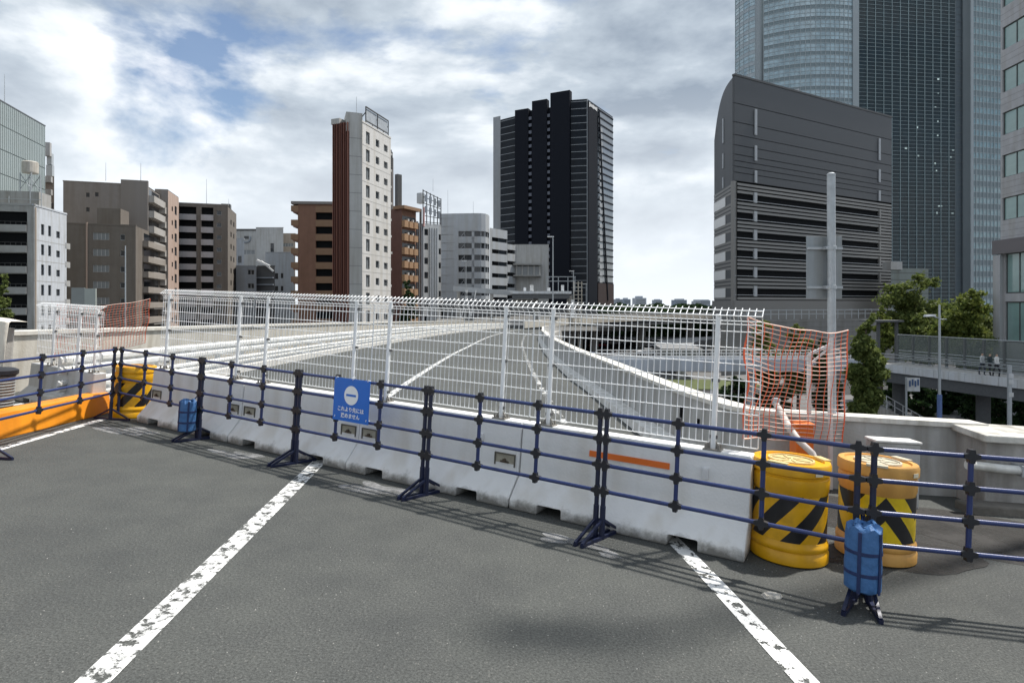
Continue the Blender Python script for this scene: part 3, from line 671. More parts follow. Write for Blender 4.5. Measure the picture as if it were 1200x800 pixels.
# ================================================================== DRUMS
YEL = M('drum_yellow', (0.78, 0.40, 0.006), 0.38, 0, 0.10, 4, 0.05, 40, streak=0.12)
FADE = M('drum_faded', (0.68, 0.36, 0.085), 0.5, 0, 0.12, 4, 0.05, 40, streak=0.2)
S1 = stripe_mat('diagonal_sheeting', (0.80, 0.42, 0.008), (0.012, 0.012, 0.014), 'diag')
S2 = stripe_mat('chevron_sheeting', (0.80, 0.56, 0.01), (0.012, 0.012, 0.014), 'chevron')
def drum(loc, rz, label, mat, smat, ringmat, apex=0.0):
    t = thing('cushion_drum', label, 'drum', loc, rz, 'yellow and black cushion drums', deck=True)
    b = MB(); b.lathe([(0.262, 0.0), (0.278, 0.012), (0.280, 0.075), (0.272, 0.088), (0.268, 0.10), (0.276, 0.112), (0.274, 0.145), (0.262, 0.160), (0.260, 0.52), (0.268, 0.535), (0.272, 0.60), (0.270, 0.625), (0.262, 0.632), (0.264, 0.645), (0.278, 0.655), (0.280, 0.715), (0.272, 0.735), (0.232, 0.738), (0.226, 0.722), (0.02, 0.718)], 56)
    b.build('drum_body', mat, t, smooth=True)
    n = 64; r = 0.2628; b = MB(); vs = []; 
    for z in (0.172, 0.51): vs += [(r * math.cos(2 * math.pi * k / n), r * math.sin(2 * math.pi * k / n), z) for k in range(n + 1)]
    b.add(vs, [(k, k + 1, n + 2 + k, n + 1 + k) for k in range(n)]); o = b.build('striped_band', smat, t, smooth=True)
    uv = o.data.uv_layers.new(name='UVMap')
    for lp in o.data.loops:
        vi = lp.vertex_index; k = vi % (n + 1); uv.data[lp.index].uv = (r * (2 * math.pi * k / n - apex) + 5.5, 0.172 if vi <= n else 0.51)
    b = MB(); b.lathe([(0.0, 0.728), (0.150, 0.728), (0.152, 0.738), (0.165, 0.738), (0.167, 0.722)], 44, caps=False); ld = b.build('lid', ringmat, t, smooth=True)
    for a in range(0, 360, 60):
        b = MB(); b.obox((0.085 * math.cos(R(a)), 0.085 * math.sin(R(a)), 0.731), (0.05 * math.cos(R(a)), 0.05 * math.sin(R(a)), 0), (-0.012 * math.sin(R(a)), 0.012 * math.cos(R(a)), 0), (0, 0, 0.004)); b.build('lid_rib', ringmat, ld)
    for a in (200, 340):
        b = MB(); b.obox((0.253 * math.cos(R(a)), 0.253 * math.sin(R(a)), 0.738), (0.03 * math.cos(R(a)), 0.03 * math.sin(R(a)), 0), (-0.07 * math.sin(R(a)), 0.07 * math.cos(R(a)), 0), (0, 0, 0.008)); b.build('handle', ringmat, t)
    b = MB(); a = R(262); rr = 0.2815; c_ = Vector((rr * math.cos(a), rr * math.sin(a), 0.682)); tx = Vector((-math.sin(a), math.cos(a), 0))
    b.obox(c_, tx * 0.032, (math.cos(a) * 0.002, math.sin(a) * 0.002, 0), (0, 0, 0.015)); b.build('label_plate', M('label_cream', (0.75, 0.68, 0.5), 0.6), t)
    return t
LIDP = M('lid_pale', (0.62, 0.50, 0.24), 0.5, 0, 0.15, 30)
LIDG = M('lid_grey', (0.55, 0.50, 0.38), 0.55, 0, 0.15, 30)
drum((2.13, 4.60, 0), R(25), 'bright yellow drum with black diagonal stripes beside the orange-strip barrier', YEL, S1, LIDP)
drum((2.86, 4.70, 0), R(38), 'faded orange-topped drum with a black chevron behind the crumpled weight bag', FADE, S2, LIDG, R(-108 - 38 + 360))
drum((-5.58, 8.78, 0), R(-20), 'yellow drum with black diagonal stripes at the end of the orange beam', YEL, S1, FADE)

# ================================================================== ORANGE BEAM, RIBBED DRUM AND TARP AT THE LEFT
OB = M('orange_beam_paint', (0.80, 0.28, 0.012), 0.5, 0, 0.10, 2.0, 0.12, 30, streak=0.18)
ob = thing('road_beam', 'bright orange painted beam lying along the road edge', 'beam', (-5.90, 4.4, 0), 0.02, deck=True)
for i in range(2):
    b = MB(); y0, y1 = i * 2.28, i * 2.28 + 2.275
    b.add([(0, y0, 0), (-0.36, y0, 0), (-0.30, y0, 0.30), (-0.06, y0, 0.30), (0, y1, 0), (-0.36, y1, 0), (-0.30, y1, 0.30), (-0.06, y1, 0.30)], [(0, 1, 2, 3), (7, 6, 5, 4), (0, 4, 5, 1), (1, 5, 6, 2), (2, 6, 7, 3), (3, 7, 4, 0)])
    b.build('beam_section', OB, ob, fix=True, bevel=0.012)
RIB = M('ribbed_grey', (0.23, 0.235, 0.23), 0.6, 0.2, 0.2, 12)
rb = thing('ribbed_bin', 'grey ribbed cylindrical bin with a dark lid beyond the orange beam', 'bin', (-6.66, 7.65, 0), 0, deck=True)
b = MB(); pr = []
for i in range(18): z = 0.0 + i * 0.037; pr += [(0.20, z), (0.215, z + 0.012), (0.20, z + 0.024)]
b.lathe(pr, 28); b.build('bin_body', RIB, rb, smooth=True)
b = MB(); b.lathe([(0.225, 0.66), (0.235, 0.67), (0.235, 0.72), (0.2, 0.74), (0.05, 0.75)], 28); b.build('lid', JOINT, rb, smooth=True)
tp = thing('tarpaulin', 'creased off-white tarpaulin draped over a stack beyond the ribbed bin', 'tarpaulin', (-7.68, 8.45, 0), 0.1, deck=True)
b = MB(); nx, nz = 26, 22; vs = []
for i in range(nz + 1):
    for j in range(nx + 1):
        u = j / nx; v = i / nz
        if v < 0.35: x, y, z = -1.1 + 1.55 * u, 0.35 - 0.35 * v / 0.35, 1.37
        else: x, y, z = -1.1 + 1.55 * u, 0.0 - 0.10 * (v - 0.35), 1.37 - 0.85 * (v - 0.35) / 0.65
        f = 0.035 * math.sin(7 * u + 3 * v + 1.5 * math.sin(5 * v)) * min(1, v * 2) + 0.02 * math.sin(17 * u - 6 * v)
        vs.append((x + 0.4 * f, y - f, z - 0.16 * max(0, u - 0.55) * (1 if v < 0.4 else 0.6) + 0.35 * f))
b.add(vs, [(i * (nx + 1) + j, i * (nx + 1) + j + 1, (i + 1) * (nx + 1) + j + 1, (i + 1) * (nx + 1) + j) for i in range(nz) for j in range(nx)])
o = b.build('sheet', M('tarp_white', (0.66, 0.62, 0.54), 0.7, 0, 0.1, 3, 0.3, 14), tp, smooth=True); sd = o.modifiers.new('solid', 'SOLIDIFY'); sd.thickness = 0.006
b = MB(); b.box(-1.05, 0.30, 0.08, 0.33, 0, 1.2); b.build('stack', CONC, tp)

# ================================================================== ORANGE SAFETY NETS
NETO = M('net_orange', (0.74, 0.12, 0.04), 0.55, 0, 0.15, 6)
NETP = M('net_pale', (0.80, 0.55, 0.46), 0.55, 0, 0.15, 6)
def net(P00, P10, P01, P11, nu, nv, label, sag, seed, r=0.0035, belly=0.12, wob=1.0):
    P00, P10, P01, P11 = (Vector(p) for p in (P00, P10, P01, P11)); q = random.Random(seed); ph = [q.uniform(0, 6.28) for _ in range(6)]
    def pt(u, v):
        p = P00.lerp(P10, u).lerp(P01.lerp(P11, u), v)
        nn = (P10 - P00).cross(P01 - P00).normalized()
        p = p + nn * (belly * math.sin(3.1 * u) * (0.3 + v) + wob * (0.03 * math.sin(9 * u + ph[0] + 4 * v) + 0.02 * math.sin(14 * v + ph[1] + 3 * u)))
        p.z += -sag * math.sin(math.pi * u) * (1 - 0.6 * v) + wob * (0.018 * math.sin(11 * u + ph[2]) * (1 - v) + 0.012 * math.sin(16 * u + 7 * v + ph[3]))
        tx = (P10 - P00).normalized(); p = p + tx * wob * (0.03 * math.sin(6 * v + ph[4] + 5 * u) + 0.02 * math.sin(13 * v + ph[5]))
        return p
    t = thing('safety_net', label, 'net', P00, 0, 'orange safety nets')
    a = MB(P00); c = MB(P00)
    for i in range(nu + 1): a.tube([pt(i / nu, j / (nv * 1.0)) for j in range(nv + 1)], r * (2.2 if i in (0, nu) else 1.25), 4, caps=False)
    for j in range(nv + 1): c.tube([pt(i / nu, j / nv) for i in range(nu + 1)], r * (1.8 if j in (0, nv) else 1.0), 4, caps=False)
    a.build('net_strands', NETO, t, kind='stuff'); c.build('net_cross_strands', NETP, t, kind='stuff')
    return t
def W(px, py, Y): return Vector(((px - 600) / F * Y, Y, zat(py, Y)))
net(W(879, 372, 4.75), W(992, 388, 6.2), W(868, 512, 4.75), W(990, 520, 6.2), 15, 26, 'sagging orange safety net between the mesh fence and the sign pole', 0.05, 3, 0.0036, 0.10, 0.55)
net(W(66, 357, 9.6), W(176, 350, 10.2), W(64, 420, 9.6), W(170, 402, 10.2), 28, 19, 'orange safety net strung behind the orange beam at the road end', 0.07, 8, 0.0030, 0.04, 0.35)

# ================================================================== SIGN POLE, FRAME, HOSE ON THE RIGHT PARAPET
sp_ = ray(975, 6.78); zb = (DM @ Vector((sp_.x, sp_.y, 0.80))).z
pole = thing('sign_pole', 'galvanised pole with the grey back of a road sign clamped to it', 'sign pole', (sp_.x, sp_.y, zb))
b = MB(); b.tube([(0, 0, 0), (-0.01, 0, zat(206, 6.78) - zb)], 0.044, 16); b.lathe([(0.046, 0), (0.046, 0.02), (0.02, 0.035)], 16, (-0.01, 0, zat(206, 6.78) - zb)); b.build('pole', GALV, pole, smooth=True)
zt = zat(276, 6.78) - zb; zl = zat(350, 6.78) - zb
b = MB(); b.box(-0.255, 0.155, 0.075, 0.080, zl, zt); sgb = b.build('sign_panel', M('sign_back_grey', (0.30, 0.33, 0.35), 0.5, 0.3, 0.08, 5, streak=0.15), pole, bevel=0.002)
for z in (zt - 0.14, zl + 0.13):
    b = MB(); b.box(-0.25, 0.15, 0.048, 0.074, z - 0.014, z + 0.014); b.build('bracket', GALV, pole)
    b = MB(); b.lathe([(0.047, z - 0.022), (0.052, z - 0.02), (0.052, z + 0.02), (0.047, z + 0.022)], 16, (-0.005, 0, 0), caps=False); b.box(-0.075, -0.045, -0.02, 0.05, z - 0.018, z + 0.018); b.build('clamp', GALV, pole)
b = MB(); b.box(-0.12, 0.12, -0.09, 0.09, -0.03, 0.014); b.build('base_plate', GALV, pole)

fr_ = ray(948, 6.55); zf = (DM @ Vector((fr_.x, fr_.y, 0.0))).z
frm = thing('steel_stand', 'white angled steel stand behind the sagging orange net', 'stand', (fr_.x, fr_.y, zf))
w_ = (976 - 948) / F * 6.55; h1 = zat(415, 6.55) - zf; h2 = zat(404, 6.55) - zf
PINKW = M('frame_white', (0.68, 0.66, 0.65), 0.5, 0, 0.1, 9)
b = MB(); b.bar((0, 0, 0), (0, 0, h1), 0.035, 0.035); b.build('upright', PINKW, frm)
b = MB(); b.bar((w_ * 0.9, 0, 0), (w_ * 0.9, 0, h2 + 0.08), 0.035, 0.035); b.build('upright', PINKW, frm)
b = MB(); b.bar((0, 0, h1), (w_ * 0.9, 0, h2 + 0.0), 0.03, 0.03); b.bar((0.02, 0, h1 - 0.1), (w_ * 0.9, 0, h2 - 0.02), 0.02, 0.02); b.build('brace', PINKW, frm)

hz_ = [W(909, 473, 6.2), W(916, 484, 6.0), W(924, 500, 5.7), W(936, 516, 5.5), W(952, 531, 5.4), W(958, 545, 5.35), W(960, 575, 5.3), W(960, 600, 5.3)]
hp = thing('drain_hose', 'pale grey bent hose hanging over the parapet behind the yellow drum', 'hose', hz_[0])
b = MB(hz_[0]); b.tube([Vector(p) for p in smooth_line([p.to_3d() if len(p) == 2 else p for p in hz_], 4)] if False else hz_, [0.03, 0.034, 0.033, 0.03, 0.03, 0.03, 0.03, 0.03], 12); b.build('hose', M('hose_grey', (0.50, 0.46, 0.43), 0.6, 0, 0.25, 14), hp, smooth=True)
b = MB(hz_[0]); b.lathe([(0.036, -0.01), (0.04, 0), (0.04, 0.05), (0.034, 0.06)], 14, W(909, 473, 6.2)); b.build('hose_end', GALV, hp, smooth=True)
bx = dk(938, 560)
bk = thing('orange_crate', 'small orange plastic crate seen through the orange net', 'crate', (ray(938, 6.35).x, ray(938, 6.35).y, (DM @ Vector((ray(938, 6.35).x, 6.35, 0.0))).z), -0.1)
zc_ = (DM @ Vector((ray(938, 6.35).x, 6.35, 0.0))).z
zt_ = zat(497, 6.35) - zc_
b = MB(); b.box(-0.08, 0.1, -0.1, 0.1, 0.0, zt_); b.build('crate_body', ORANGE, bk, bevel=0.01)
b = MB(); b.box(-0.09, 0.11, -0.11, 0.11, zt_, zt_ + 0.025); b.build('rim', ORANGE, bk, bevel=0.006)

# broken paving marker and grit on the asphalt
def lump(name, loc, r, h, mat, seed, label, cat):
    q = random.Random(seed); n = 13; b = MB(); ring = [(math.cos(2 * math.pi * k / n) * r * q.uniform(.6, 1.1), math.sin(2 * math.pi * k / n) * r * 0.6 * q.uniform(.6, 1.1)) for k in range(n)]
    vs = [(x, y, -0.002) for x, y in ring] + [(x * .8, y * .8, h * q.uniform(.5, 1)) for x, y in ring] + [(x * .35, y * .35, h * q.uniform(.1, .5)) for x, y in ring]
    b.add(vs, [(k, (k + 1) % n, n + (k + 1) % n, n + k) for k in range(n)] + [(n + k, n + (k + 1) % n, 2 * n + (k + 1) % n, 2 * n + k) for k in range(n)] + [tuple(range(2 * n, 3 * n))])
    o = deckobj(b.build(name, mat), (loc.x, loc.y, 0), 0.2); return tag(o, label, cat)
lump('broken_marker', dk(903, 698), 0.085, 0.02, M('chalky_concrete', (0.42, 0.40, 0.36), 0.9, 0, 0.35, 30, 0.4, 60), 4, 'crumbled pale road marker stump on the asphalt near the yellow drum', 'marker')
q = random.Random(5); b = MB()
for _ in range(420):
    px = q.uniform(40, 1190); py = q.uniform(600, 798) if q.random() < .7 else q.uniform(660, 770)
    if q.random() < .45: px = q.uniform(840, 1150)
    c = dk(px, py); r = q.uniform(0.002, 0.006); a = q.uniform(0, 3)
    b.add([(c.x + r * math.cos(a + k * 2.1), c.y + r * math.sin(a + k * 2.1), 0.0) for k in range(3)] + [(c.x, c.y, r * 0.9)], [(0, 1, 3), (1, 2, 3), (2, 0, 3)])
o = deckobj(b.build('grit', M('grit_pale', (0.40, 0.39, 0.36), 0.9), kind='stuff')); tag(o, 'scattered pale grit lying on the asphalt', 'grit')

# tall street lamp just out of the frame, its shadow crosses the road
lp0 = Vector((6.85, 6.30)); 
lmp = thing('street_lamp', 'tall grey street lamp rising from the parapet end', 'lamp post', (lp0.x, lp0.y, 0.86 + SA * lp0.x + SB * lp0.y))
HL = 11.2
b = MB(); b.tube([(0, 0, 0), (0, 0, HL)], [0.11, 0.07], 14); b.build('pole', GALV, lmp, smooth=True)
b = MB(); b.tube([(0, 0, HL - 0.05), (0.1, 0, HL + 0.02), (-0.6, 0, HL + 0.06)], 0.05, 10); b.build('arm', GALV, lmp)
b = MB(); b.box(-0.95, -0.1, -0.12, 0.12, HL + 0.0, HL + 0.12); b.build('lamp_head', M('lamp_grey', (0.5, 0.5, 0.5), 0.5), lmp, bevel=0.04)

# ================================================================== BUILDINGS
GL_D = pane_mat('window_dark', (0.025, 0.030, 0.036), 0.08)
GL_M = pane_mat('window_mid', (0.22, 0.24, 0.25), 0.15)
FRW = M('window_frame_grey', (0.42, 0.43, 0.43), 0.5)
FRD = M('window_frame_dark', (0.07, 0.07, 0.07), 0.5)
def win_mesh(name, n, fm, gm, t=0.05, sill=0):
    b = MB(); b.quad((0, 0, 0), (1, 0, 0), (1, 0, 1), (0, 0, 1), 1)
    th = 0.05
    for x0, x1, z0, z1 in [(0, 1, 0, t), (0, 1, 1 - t, 1), (0, t, t, 1 - t), (1 - t, 1, t, 1 - t)] + [(k / n - t / 2, k / n + t / 2, t, 1 - t) for k in range(1, n)]:
        b.box(x0, x1, -th, -0.004, z0, z1, 0)
    return b.mesh(name, [fm, gm])
W1 = win_mesh('window', 1, FRW, GL_D, 0.07); W2 = win_mesh('window', 2, FRW, GL_D, 0.06); W4 = win_mesh('window', 4, FRW, GL_M, 0.035)
W2K = win_mesh('window', 2, FRD, GL_D, 0.02)
W1D = win_mesh('window', 1, FRD, GL_D, 0.07); W2D = win_mesh('window', 2, FRD, GL_M, 0.05)
BOXM = {}
def unit_box(mat):
    if mat.name not in BOXM: b = MB(); b.box(0, 1, 0, 1, 0, 1); BOXM[mat.name] = b.mesh('piece', mat)
    return BOXM[mat.name]
class Face:
    """a vertical wall face from left point A to right point B seen from outside"""
    def __init__(s, root, A, B, z0, z1):
        s.root = root; s.A = Vector(A); s.B = Vector(B); s.z0 = z0; s.z1 = z1
        s.d = (s.B - s.A).normalized(); s.L = (s.B - s.A).length; s.n = Vector((s.d.y, -s.d.x)); s.o = root['_o']
        s.ov = Vector(root['_o'])
    def p(s, u, z, out=0.0):
        q = s.A + s.d * u + s.n * out; return Vector((q.x, q.y, z))
    def wall(s, mat, holes=(), depth=0.25, name='wall'):
        us = sorted({0.0, s.L} | {min(max(h[0], 0), s.L) for h in holes} | {min(max(h[1], 0), s.L) for h in holes}); zs = sorted({s.z0, s.z1} | {h[2] for h in holes} | {h[3] for h in holes})
        b = MB(s.ov)
        for i in range(len(us) - 1):
            um = (us[i] + us[i + 1]) / 2; run = None
            for j in range(len(zs) - 1):
                zm = (zs[j] + zs[j + 1]) / 2
                if any(h[0] < um < h[1] and h[2] < zm < h[3] for h in holes):
                    if run is not None: b.quad(s.p(us[i], run), s.p(us[i + 1], run), s.p(us[i + 1], zs[j]), s.p(us[i], zs[j])); run = None
                elif run is None: run = zs[j]
            if run is not None: b.quad(s.p(us[i], run), s.p(us[i + 1], run), s.p(us[i + 1], s.z1), s.p(us[i], s.z1))
        for h in holes:
            u0, u1, a, c = h[:4]; D = -depth
            b.quad(s.p(u0, a), s.p(u0, c), s.p(u0, c, D), s.p(u0, a, D)); b.quad(s.p(u1, a), s.p(u1, a, D), s.p(u1, c, D), s.p(u1, c))
            b.quad(s.p(u0, a), s.p(u0, a, D), s.p(u1, a, D), s.p(u1, a)); b.quad(s.p(u0, c), s.p(u1, c), s.p(u1, c, D), s.p(u0, c, D))
        return b.build(name, mat, s.root)
    def M4(s, u, z, w, h, out, t=1.0):
        q = s.p(u, z, out) - s.ov; m = Matrix.Identity(4)
        m.col[0] = (s.d.x * w, s.d.y * w, 0, 0); m.col[1] = (-s.n.x * t, -s.n.y * t, 0, 0); m.col[2] = (0, 0, h, 0); m.col[3] = (q.x, q.y, q.z, 1)
        return m
    def win(s, h, me, depth=0.2, name='window'): return inst(name, me, s.root, s.M4(h[0], h[2], h[1] - h[0], h[3] - h[2], -depth))
    def piece(s, name, mat, u, w, z, h, out, t): # box from 'out' (front plane) inwards by t
        return inst(name, unit_box(mat), s.root, s.M4(u, z, w, h, out, t))
def building(name, label, chain, z1, back=14.0, roofmat=None, z0=None, group=None, cat='building', core=True, coremat=None, backv=None):
    """chain: visible corner points from left to right"""
    z0 = ZS if z0 is None else z0
    c = Vector(chain[0]); t = thing(name, label, cat, (c.x, c.y, z0), 0, group); t['_o'] = (c.x, c.y, z0)
    a, e_ = Vector(chain[0]), Vector(chain[-1]); mid = (a + e_) / 2
    bv = Vector(backv) if backv else mid.normalized()
    poly = [Vector(p) for p in chain] + [e_ + bv * back, a + bv * back]
    if core:
        cen = sum(poly, Vector((0, 0))) / len(poly)
        inner = [p + (cen - p).normalized() * 0.7 for p in poly]
        b = MB((c.x, c.y, z0)); b.prism(inner, z0, z1 - 0.25); b.build('interior', coremat or DARK, t)
        rm = roofmat or CONC
        b = MB((c.x, c.y, z0)); k = len(poly)
        b.quad(*[(poly[i].x, poly[i].y, zz) for i, zz in ((k - 3, z0), (k - 2, z0), (k - 2, z1), (k - 3, z1))])
        b.quad(*[(poly[i].x, poly[i].y, zz) for i, zz in ((k - 1, z0), (0, z0), (0, z1), (k - 1, z1))])
        b.quad(*[(poly[i].x, poly[i].y, zz) for i, zz in ((k - 2, z0), (k - 1, z0), (k - 1, z1), (k - 2, z1))]); b.build('rear_wall', rm, t)
        b = MB((c.x, c.y, z0)); b.add([(p.x, p.y, z1 - 0.15) for p in poly], [tuple(range(k))]); b.build('roof', rm, t)
    return t
def parapet(face, mat, h=0.35, t=0.3, name='parapet'): return face.piece(name, mat, -0.06, face.L + 0.12, face.z1 - 0.02, h, 0.06, t)
def antenna(root, p, h, r=0.05, label_mat=None):
    b = MB(root['_o']); b.tube([p, Vector(p) + Vector((0, 0, h))], [r, r * 0.5], 5); return b.build('antenna', GALV, root)

# --- A: pale ribbed-panel office block at the far left
PANEL = M('pale_panel', (0.36, 0.42, 0.43), 0.3, 0.1, 0.10, 0.25, streak=0.2)
e = ray(53, 100); s_ = e - vdir(416) * 32
ta = building('office_block', 'pale green-grey panel-clad office block above the balconied apartments', [s_, e], zat(148, 100), 20, CONC, coremat=PANEL)
fa = Face(ta, s_, e, ZS, zat(148, 100))
fh = 3.57; zt = zat(148, 100); npan = 22
for r_ in range(11):
    z1 = zt - r_ * fh - (0 if r_ else 0); h = fh - 0.13
    if z1 - h < ZS: break
    fa.piece('panel', PANEL, 0, fa.L, z1 - h, h, 0.0, 0.3)
b = MB(ta['_o'])
for k in range(60):
    u = fa.L * (k + 0.5) / 60; b.obox(fa.p(u, (zt + ZS) / 2, 0.02), Vector((fa.d.x, fa.d.y, 0)) * 0.02, Vector((fa.n.x, fa.n.y, 0)) * 0.03, (0, 0, (zt - ZS) / 2 - 0.05))
b.build('panel_ribs', PANEL, ta, kind='stuff')
parapet(fa, M('dark_trim', (0.12, 0.13, 0.14), 0.5), 0.15)
antenna(ta, fa.p(fa.L - 12, zt), 4.2, 0.06)
# balcony stack peeping from behind it
BRN2 = M('balcony_brown', (0.24, 0.20, 0.175), 0.8, 0, 0.12, 2, streak=0.2)
c0, c1 = ray(52, 116), ray(63.5, 116.5)
tb = building('apartment_block', 'narrow brown balconied block half hidden behind the pale office block', [c0, c1], zat(206, 116), 10, BRN2)
fb = Face(tb, c0, c1, ZS, zat(206, 116)); fb.wall(BRN2)
for k in range(8): fb.piece('balcony', M('balcony_grey', (0.36, 0.36, 0.36), 0.8, 0, 0.1, 2, streak=0.2), 0.1, fb.L - 0.3, zat(214 + 15 * k, 116), 1.1, 0.9, 0.85)
for k in range(2): fb.piece('roof_unit', GALV, 0.2 + 0.1 * k, 1.0 - 0.2 * k, zat(206, 116) + 2.3 * k, 2.2, -0.2, 1)
fb.piece('roof_unit', MATS['balcony_grey'], 0.2, 0.9, zat(183, 116), 2.6, 0.6, 0.8)

# --- B: white-grey apartments with balconies
WG = M('white_render', (0.50, 0.53, 0.57), 0.8, 0, 0.06, 1.2, 0.1, 20, streak=0.18)
SHG = M('grey_render', (0.36, 0.36, 0.35), 0.8, 0, 0.1, 1.2, 0.1, 20, streak=0.2)
cB = ray(40, 84); rB = hit(cB, 451, 78); lB = cB - vdir(perp(451)) * 18
zB = zat(241, 84)
tB = building('apartment_block', 'white and grey apartment block with a water tank on its roof', [lB, cB, rB], zB, 10, SHG)
fr = Face(tB, cB, rB, ZS, zB); holes = []
fl = 2.9
for k in range(7):
    zw = zat(273.5, 84) - k * fl
    for u0, u1, hh in ((0.20, 0.29, 1.55), (0.41, 0.50, 1.55), (0.66, 0.78, 1.0)):
        holes.append((u0 * fr.L, u1 * fr.L, zw, zw + hh))
fr.wall(WG, holes, 0.25)
for h in holes: fr.win(h, W1D, 0.18)
for k in range(7): fr.piece('floor_joint', SHG, 0, fr.L, zat(281, 84) - k * fl, 0.08, 0.012, 0.1)
fr.piece('corner_pipe', M('tan_pipe', (0.34, 0.29, 0.24), 0.7), 0.1, 0.28, ZS, zB - ZS - 0.2, 0.12, 0.12)
for k in range(6): fr.piece('balcony', SHG, fr.L - 0.4, 1.5, zat(281, 84) - 0.5 - k * fl, 0.9, 0.0, 1.2)
ff = Face(tB, lB, cB, ZS, zB); holes = []
for k in range(7):
    zt = zat(248.5, 84) - k * fl
    for u1 in (0.5, 5.4, 10.3):
        holes.append((ff.L - u1 - 4.3, ff.L - u1 - 0.35, zt - 2.45, zt))
ff.wall(SHG, holes, 1.3)  # front greyer than the side wall: its shade is put into the colour
WIDE = win_mesh('window', 3, FRW, GL_M, 0.03)
for h in holes:
    ff.win((h[0], h[1], h[2], h[3]), WIDE, 1.25)
    ff.piece('balcony', SHG, h[0], h[1] - h[0], h[2] - 0.35, 0.95, 0.28, 0.26)
    b = MB(ff.ov)
    b.bar(ff.p(h[0], h[2] + 1.05, 0.14), ff.p(h[1], h[2] + 1.05, 0.14), 0.05, 0.05)
    for k in range(7): u = h[0] + (h[1] - h[0]) * k / 6; b.bar(ff.p(u, h[2] + 0.6, 0.14), ff.p(u, h[2] + 1.05, 0.14), 0.04, 0.04)
    b.build('railing', FRD, tB)
parapet(ff, SHG, 0.3); parapet(fr, WG, 0.25)
b = MB(ff.ov); b.obox(ff.p(ff.L - 2.6, zB + 1.1, -3), Vector((ff.d.x, ff.d.y, 0)) * 2.5, Vector((ff.n.x, ff.n.y, 0)) * 1.6, (0, 0, 1.1)); b.build('penthouse', SHG, tB)
b = MB(ff.ov); tk = ff.p(ff.L - 2.0, 0, -3); zt = zat(219, 84)
for i in (-1, 1):
    for j in (-1, 1): b.bar((tk.x + i * 0.8, tk.y + j * 0.8, zt - 0.6), (tk.x + i * 0.8, tk.y + j * 0.8, zat(203, 86)), 0.12, 0.12)
    b.bar((tk.x - 0.8, tk.y + i * 0.8, zt), (tk.x + 0.8, tk.y + i * 0.8, zat(204, 86)), 0.08, 0.08); b.bar((tk.x + 0.8, tk.y + i * 0.8, zt), (tk.x - 0.8, tk.y + i * 0.8, zat(204, 86)), 0.08, 0.08)
stt = b.build('tank_stand', GALV, tB, kind='stuff')
b = MB(ff.ov); b.lathe([(0.98, zat(204, 87)), (1.0, zat(203, 87)), (1.0, zat(191.5, 87)), (0.85, zat(190.5, 87))], 20, (tk.x, tk.y, 0)); b.build('water_tank', M('tank_cream', (0.50, 0.47, 0.42), 0.6, 0, 0.1, 3, streak=0.2), tB)
b = MB(ff.ov)
for u in (-5.2, -3.6, -1.0, 0.4): b.tube([ff.p(ff.L + u, zB, -1.0), ff.p(ff.L + u, zB + 3.2 + 0.5 * u, -1.0)], 0.05, 5)
b.bar(ff.p(ff.L - 5.2, zB + 1.0, -1.0), ff.p(ff.L + 0.4, zB + 1.0, -1.0), 0.06, 0.06); b.build('roof_railing', GALV, tB)

# --- C: brown blocks
BRN = M('brown_tile', (0.165, 0.145, 0.125), 0.75, 0, 0.08, 0.8, 0.1, 20, streak=0.12)
BRNL = M('grey_brown_tile', (0.235, 0.215, 0.20), 0.75, 0, 0.06, 0.8, 0.1, 20, streak=0.12)
PINK = M('pinkish_tile', (0.44, 0.335, 0.28), 0.75, 0, 0.07, 0.8, 0.1, 20, streak=0.12)
cC = ray(159, 109); VPc = 385; rC = hit(cC, VPc, 188); lC = hit(cC, perp(VPc), 70); zC = zat(265, 109)
tC = building('apartment_block', 'low dark brown apartment block with four-pane windows', [lC, cC, rC], zC, 12, BRN)
f = Face(tC, lC, cC, ZS, zC); holes = []; uu = lambda px: (hit(cC, perp(VPc), px) - lC).length
for k in range(6):
    zw = zat(281, 107.5) - k * 2.9
    holes += [(uu(109), uu(128), zw, zw + 1.25), (uu(141), uu(146.5), zw, zw + 1.1)]
f.wall(BRN, holes)
for i, h in enumerate(holes): f.win(h, W4 if i % 2 == 0 else W1, 0.15)
f.piece('downpipe', PINK, uu(101), 0.25, ZS, zC - ZS + 0.4, 0.15, 0.15); parapet(f, BRN, 0.25)
f2 = Face(tC, cC, rC, ZS, zC); f2.wall(BRN)
for k in range(6):
    z = zat(281, 112) - k * 2.9
    f2.piece('balcony', M('balcony_tan', (0.30, 0.27, 0.24), 0.8, 0, 0.1, 1.5, streak=0.2), f2.L * 0.25, f2.L * 0.75, z - 1.2, 1.15, 1.0, 1.0)
    f2.piece('glazing', GL_D, f2.L * 0.3, f2.L * 0.6, z - 0.05, 1.5, 0.02, 0.05)
b = MB(tC['_o']); q0_ = f.p(uu(110), 0, -1.5); q1_ = f.p(uu(138), 0, -1.5); b.prism([(q0_.x, q0_.y), (q1_.x, q1_.y), (q1_.x - 1, q1_.y + 4), (q0_.x - 1, q0_.y + 4)], zC - 0.3, zat(244, 109)); b.build('penthouse', BRN, tC)
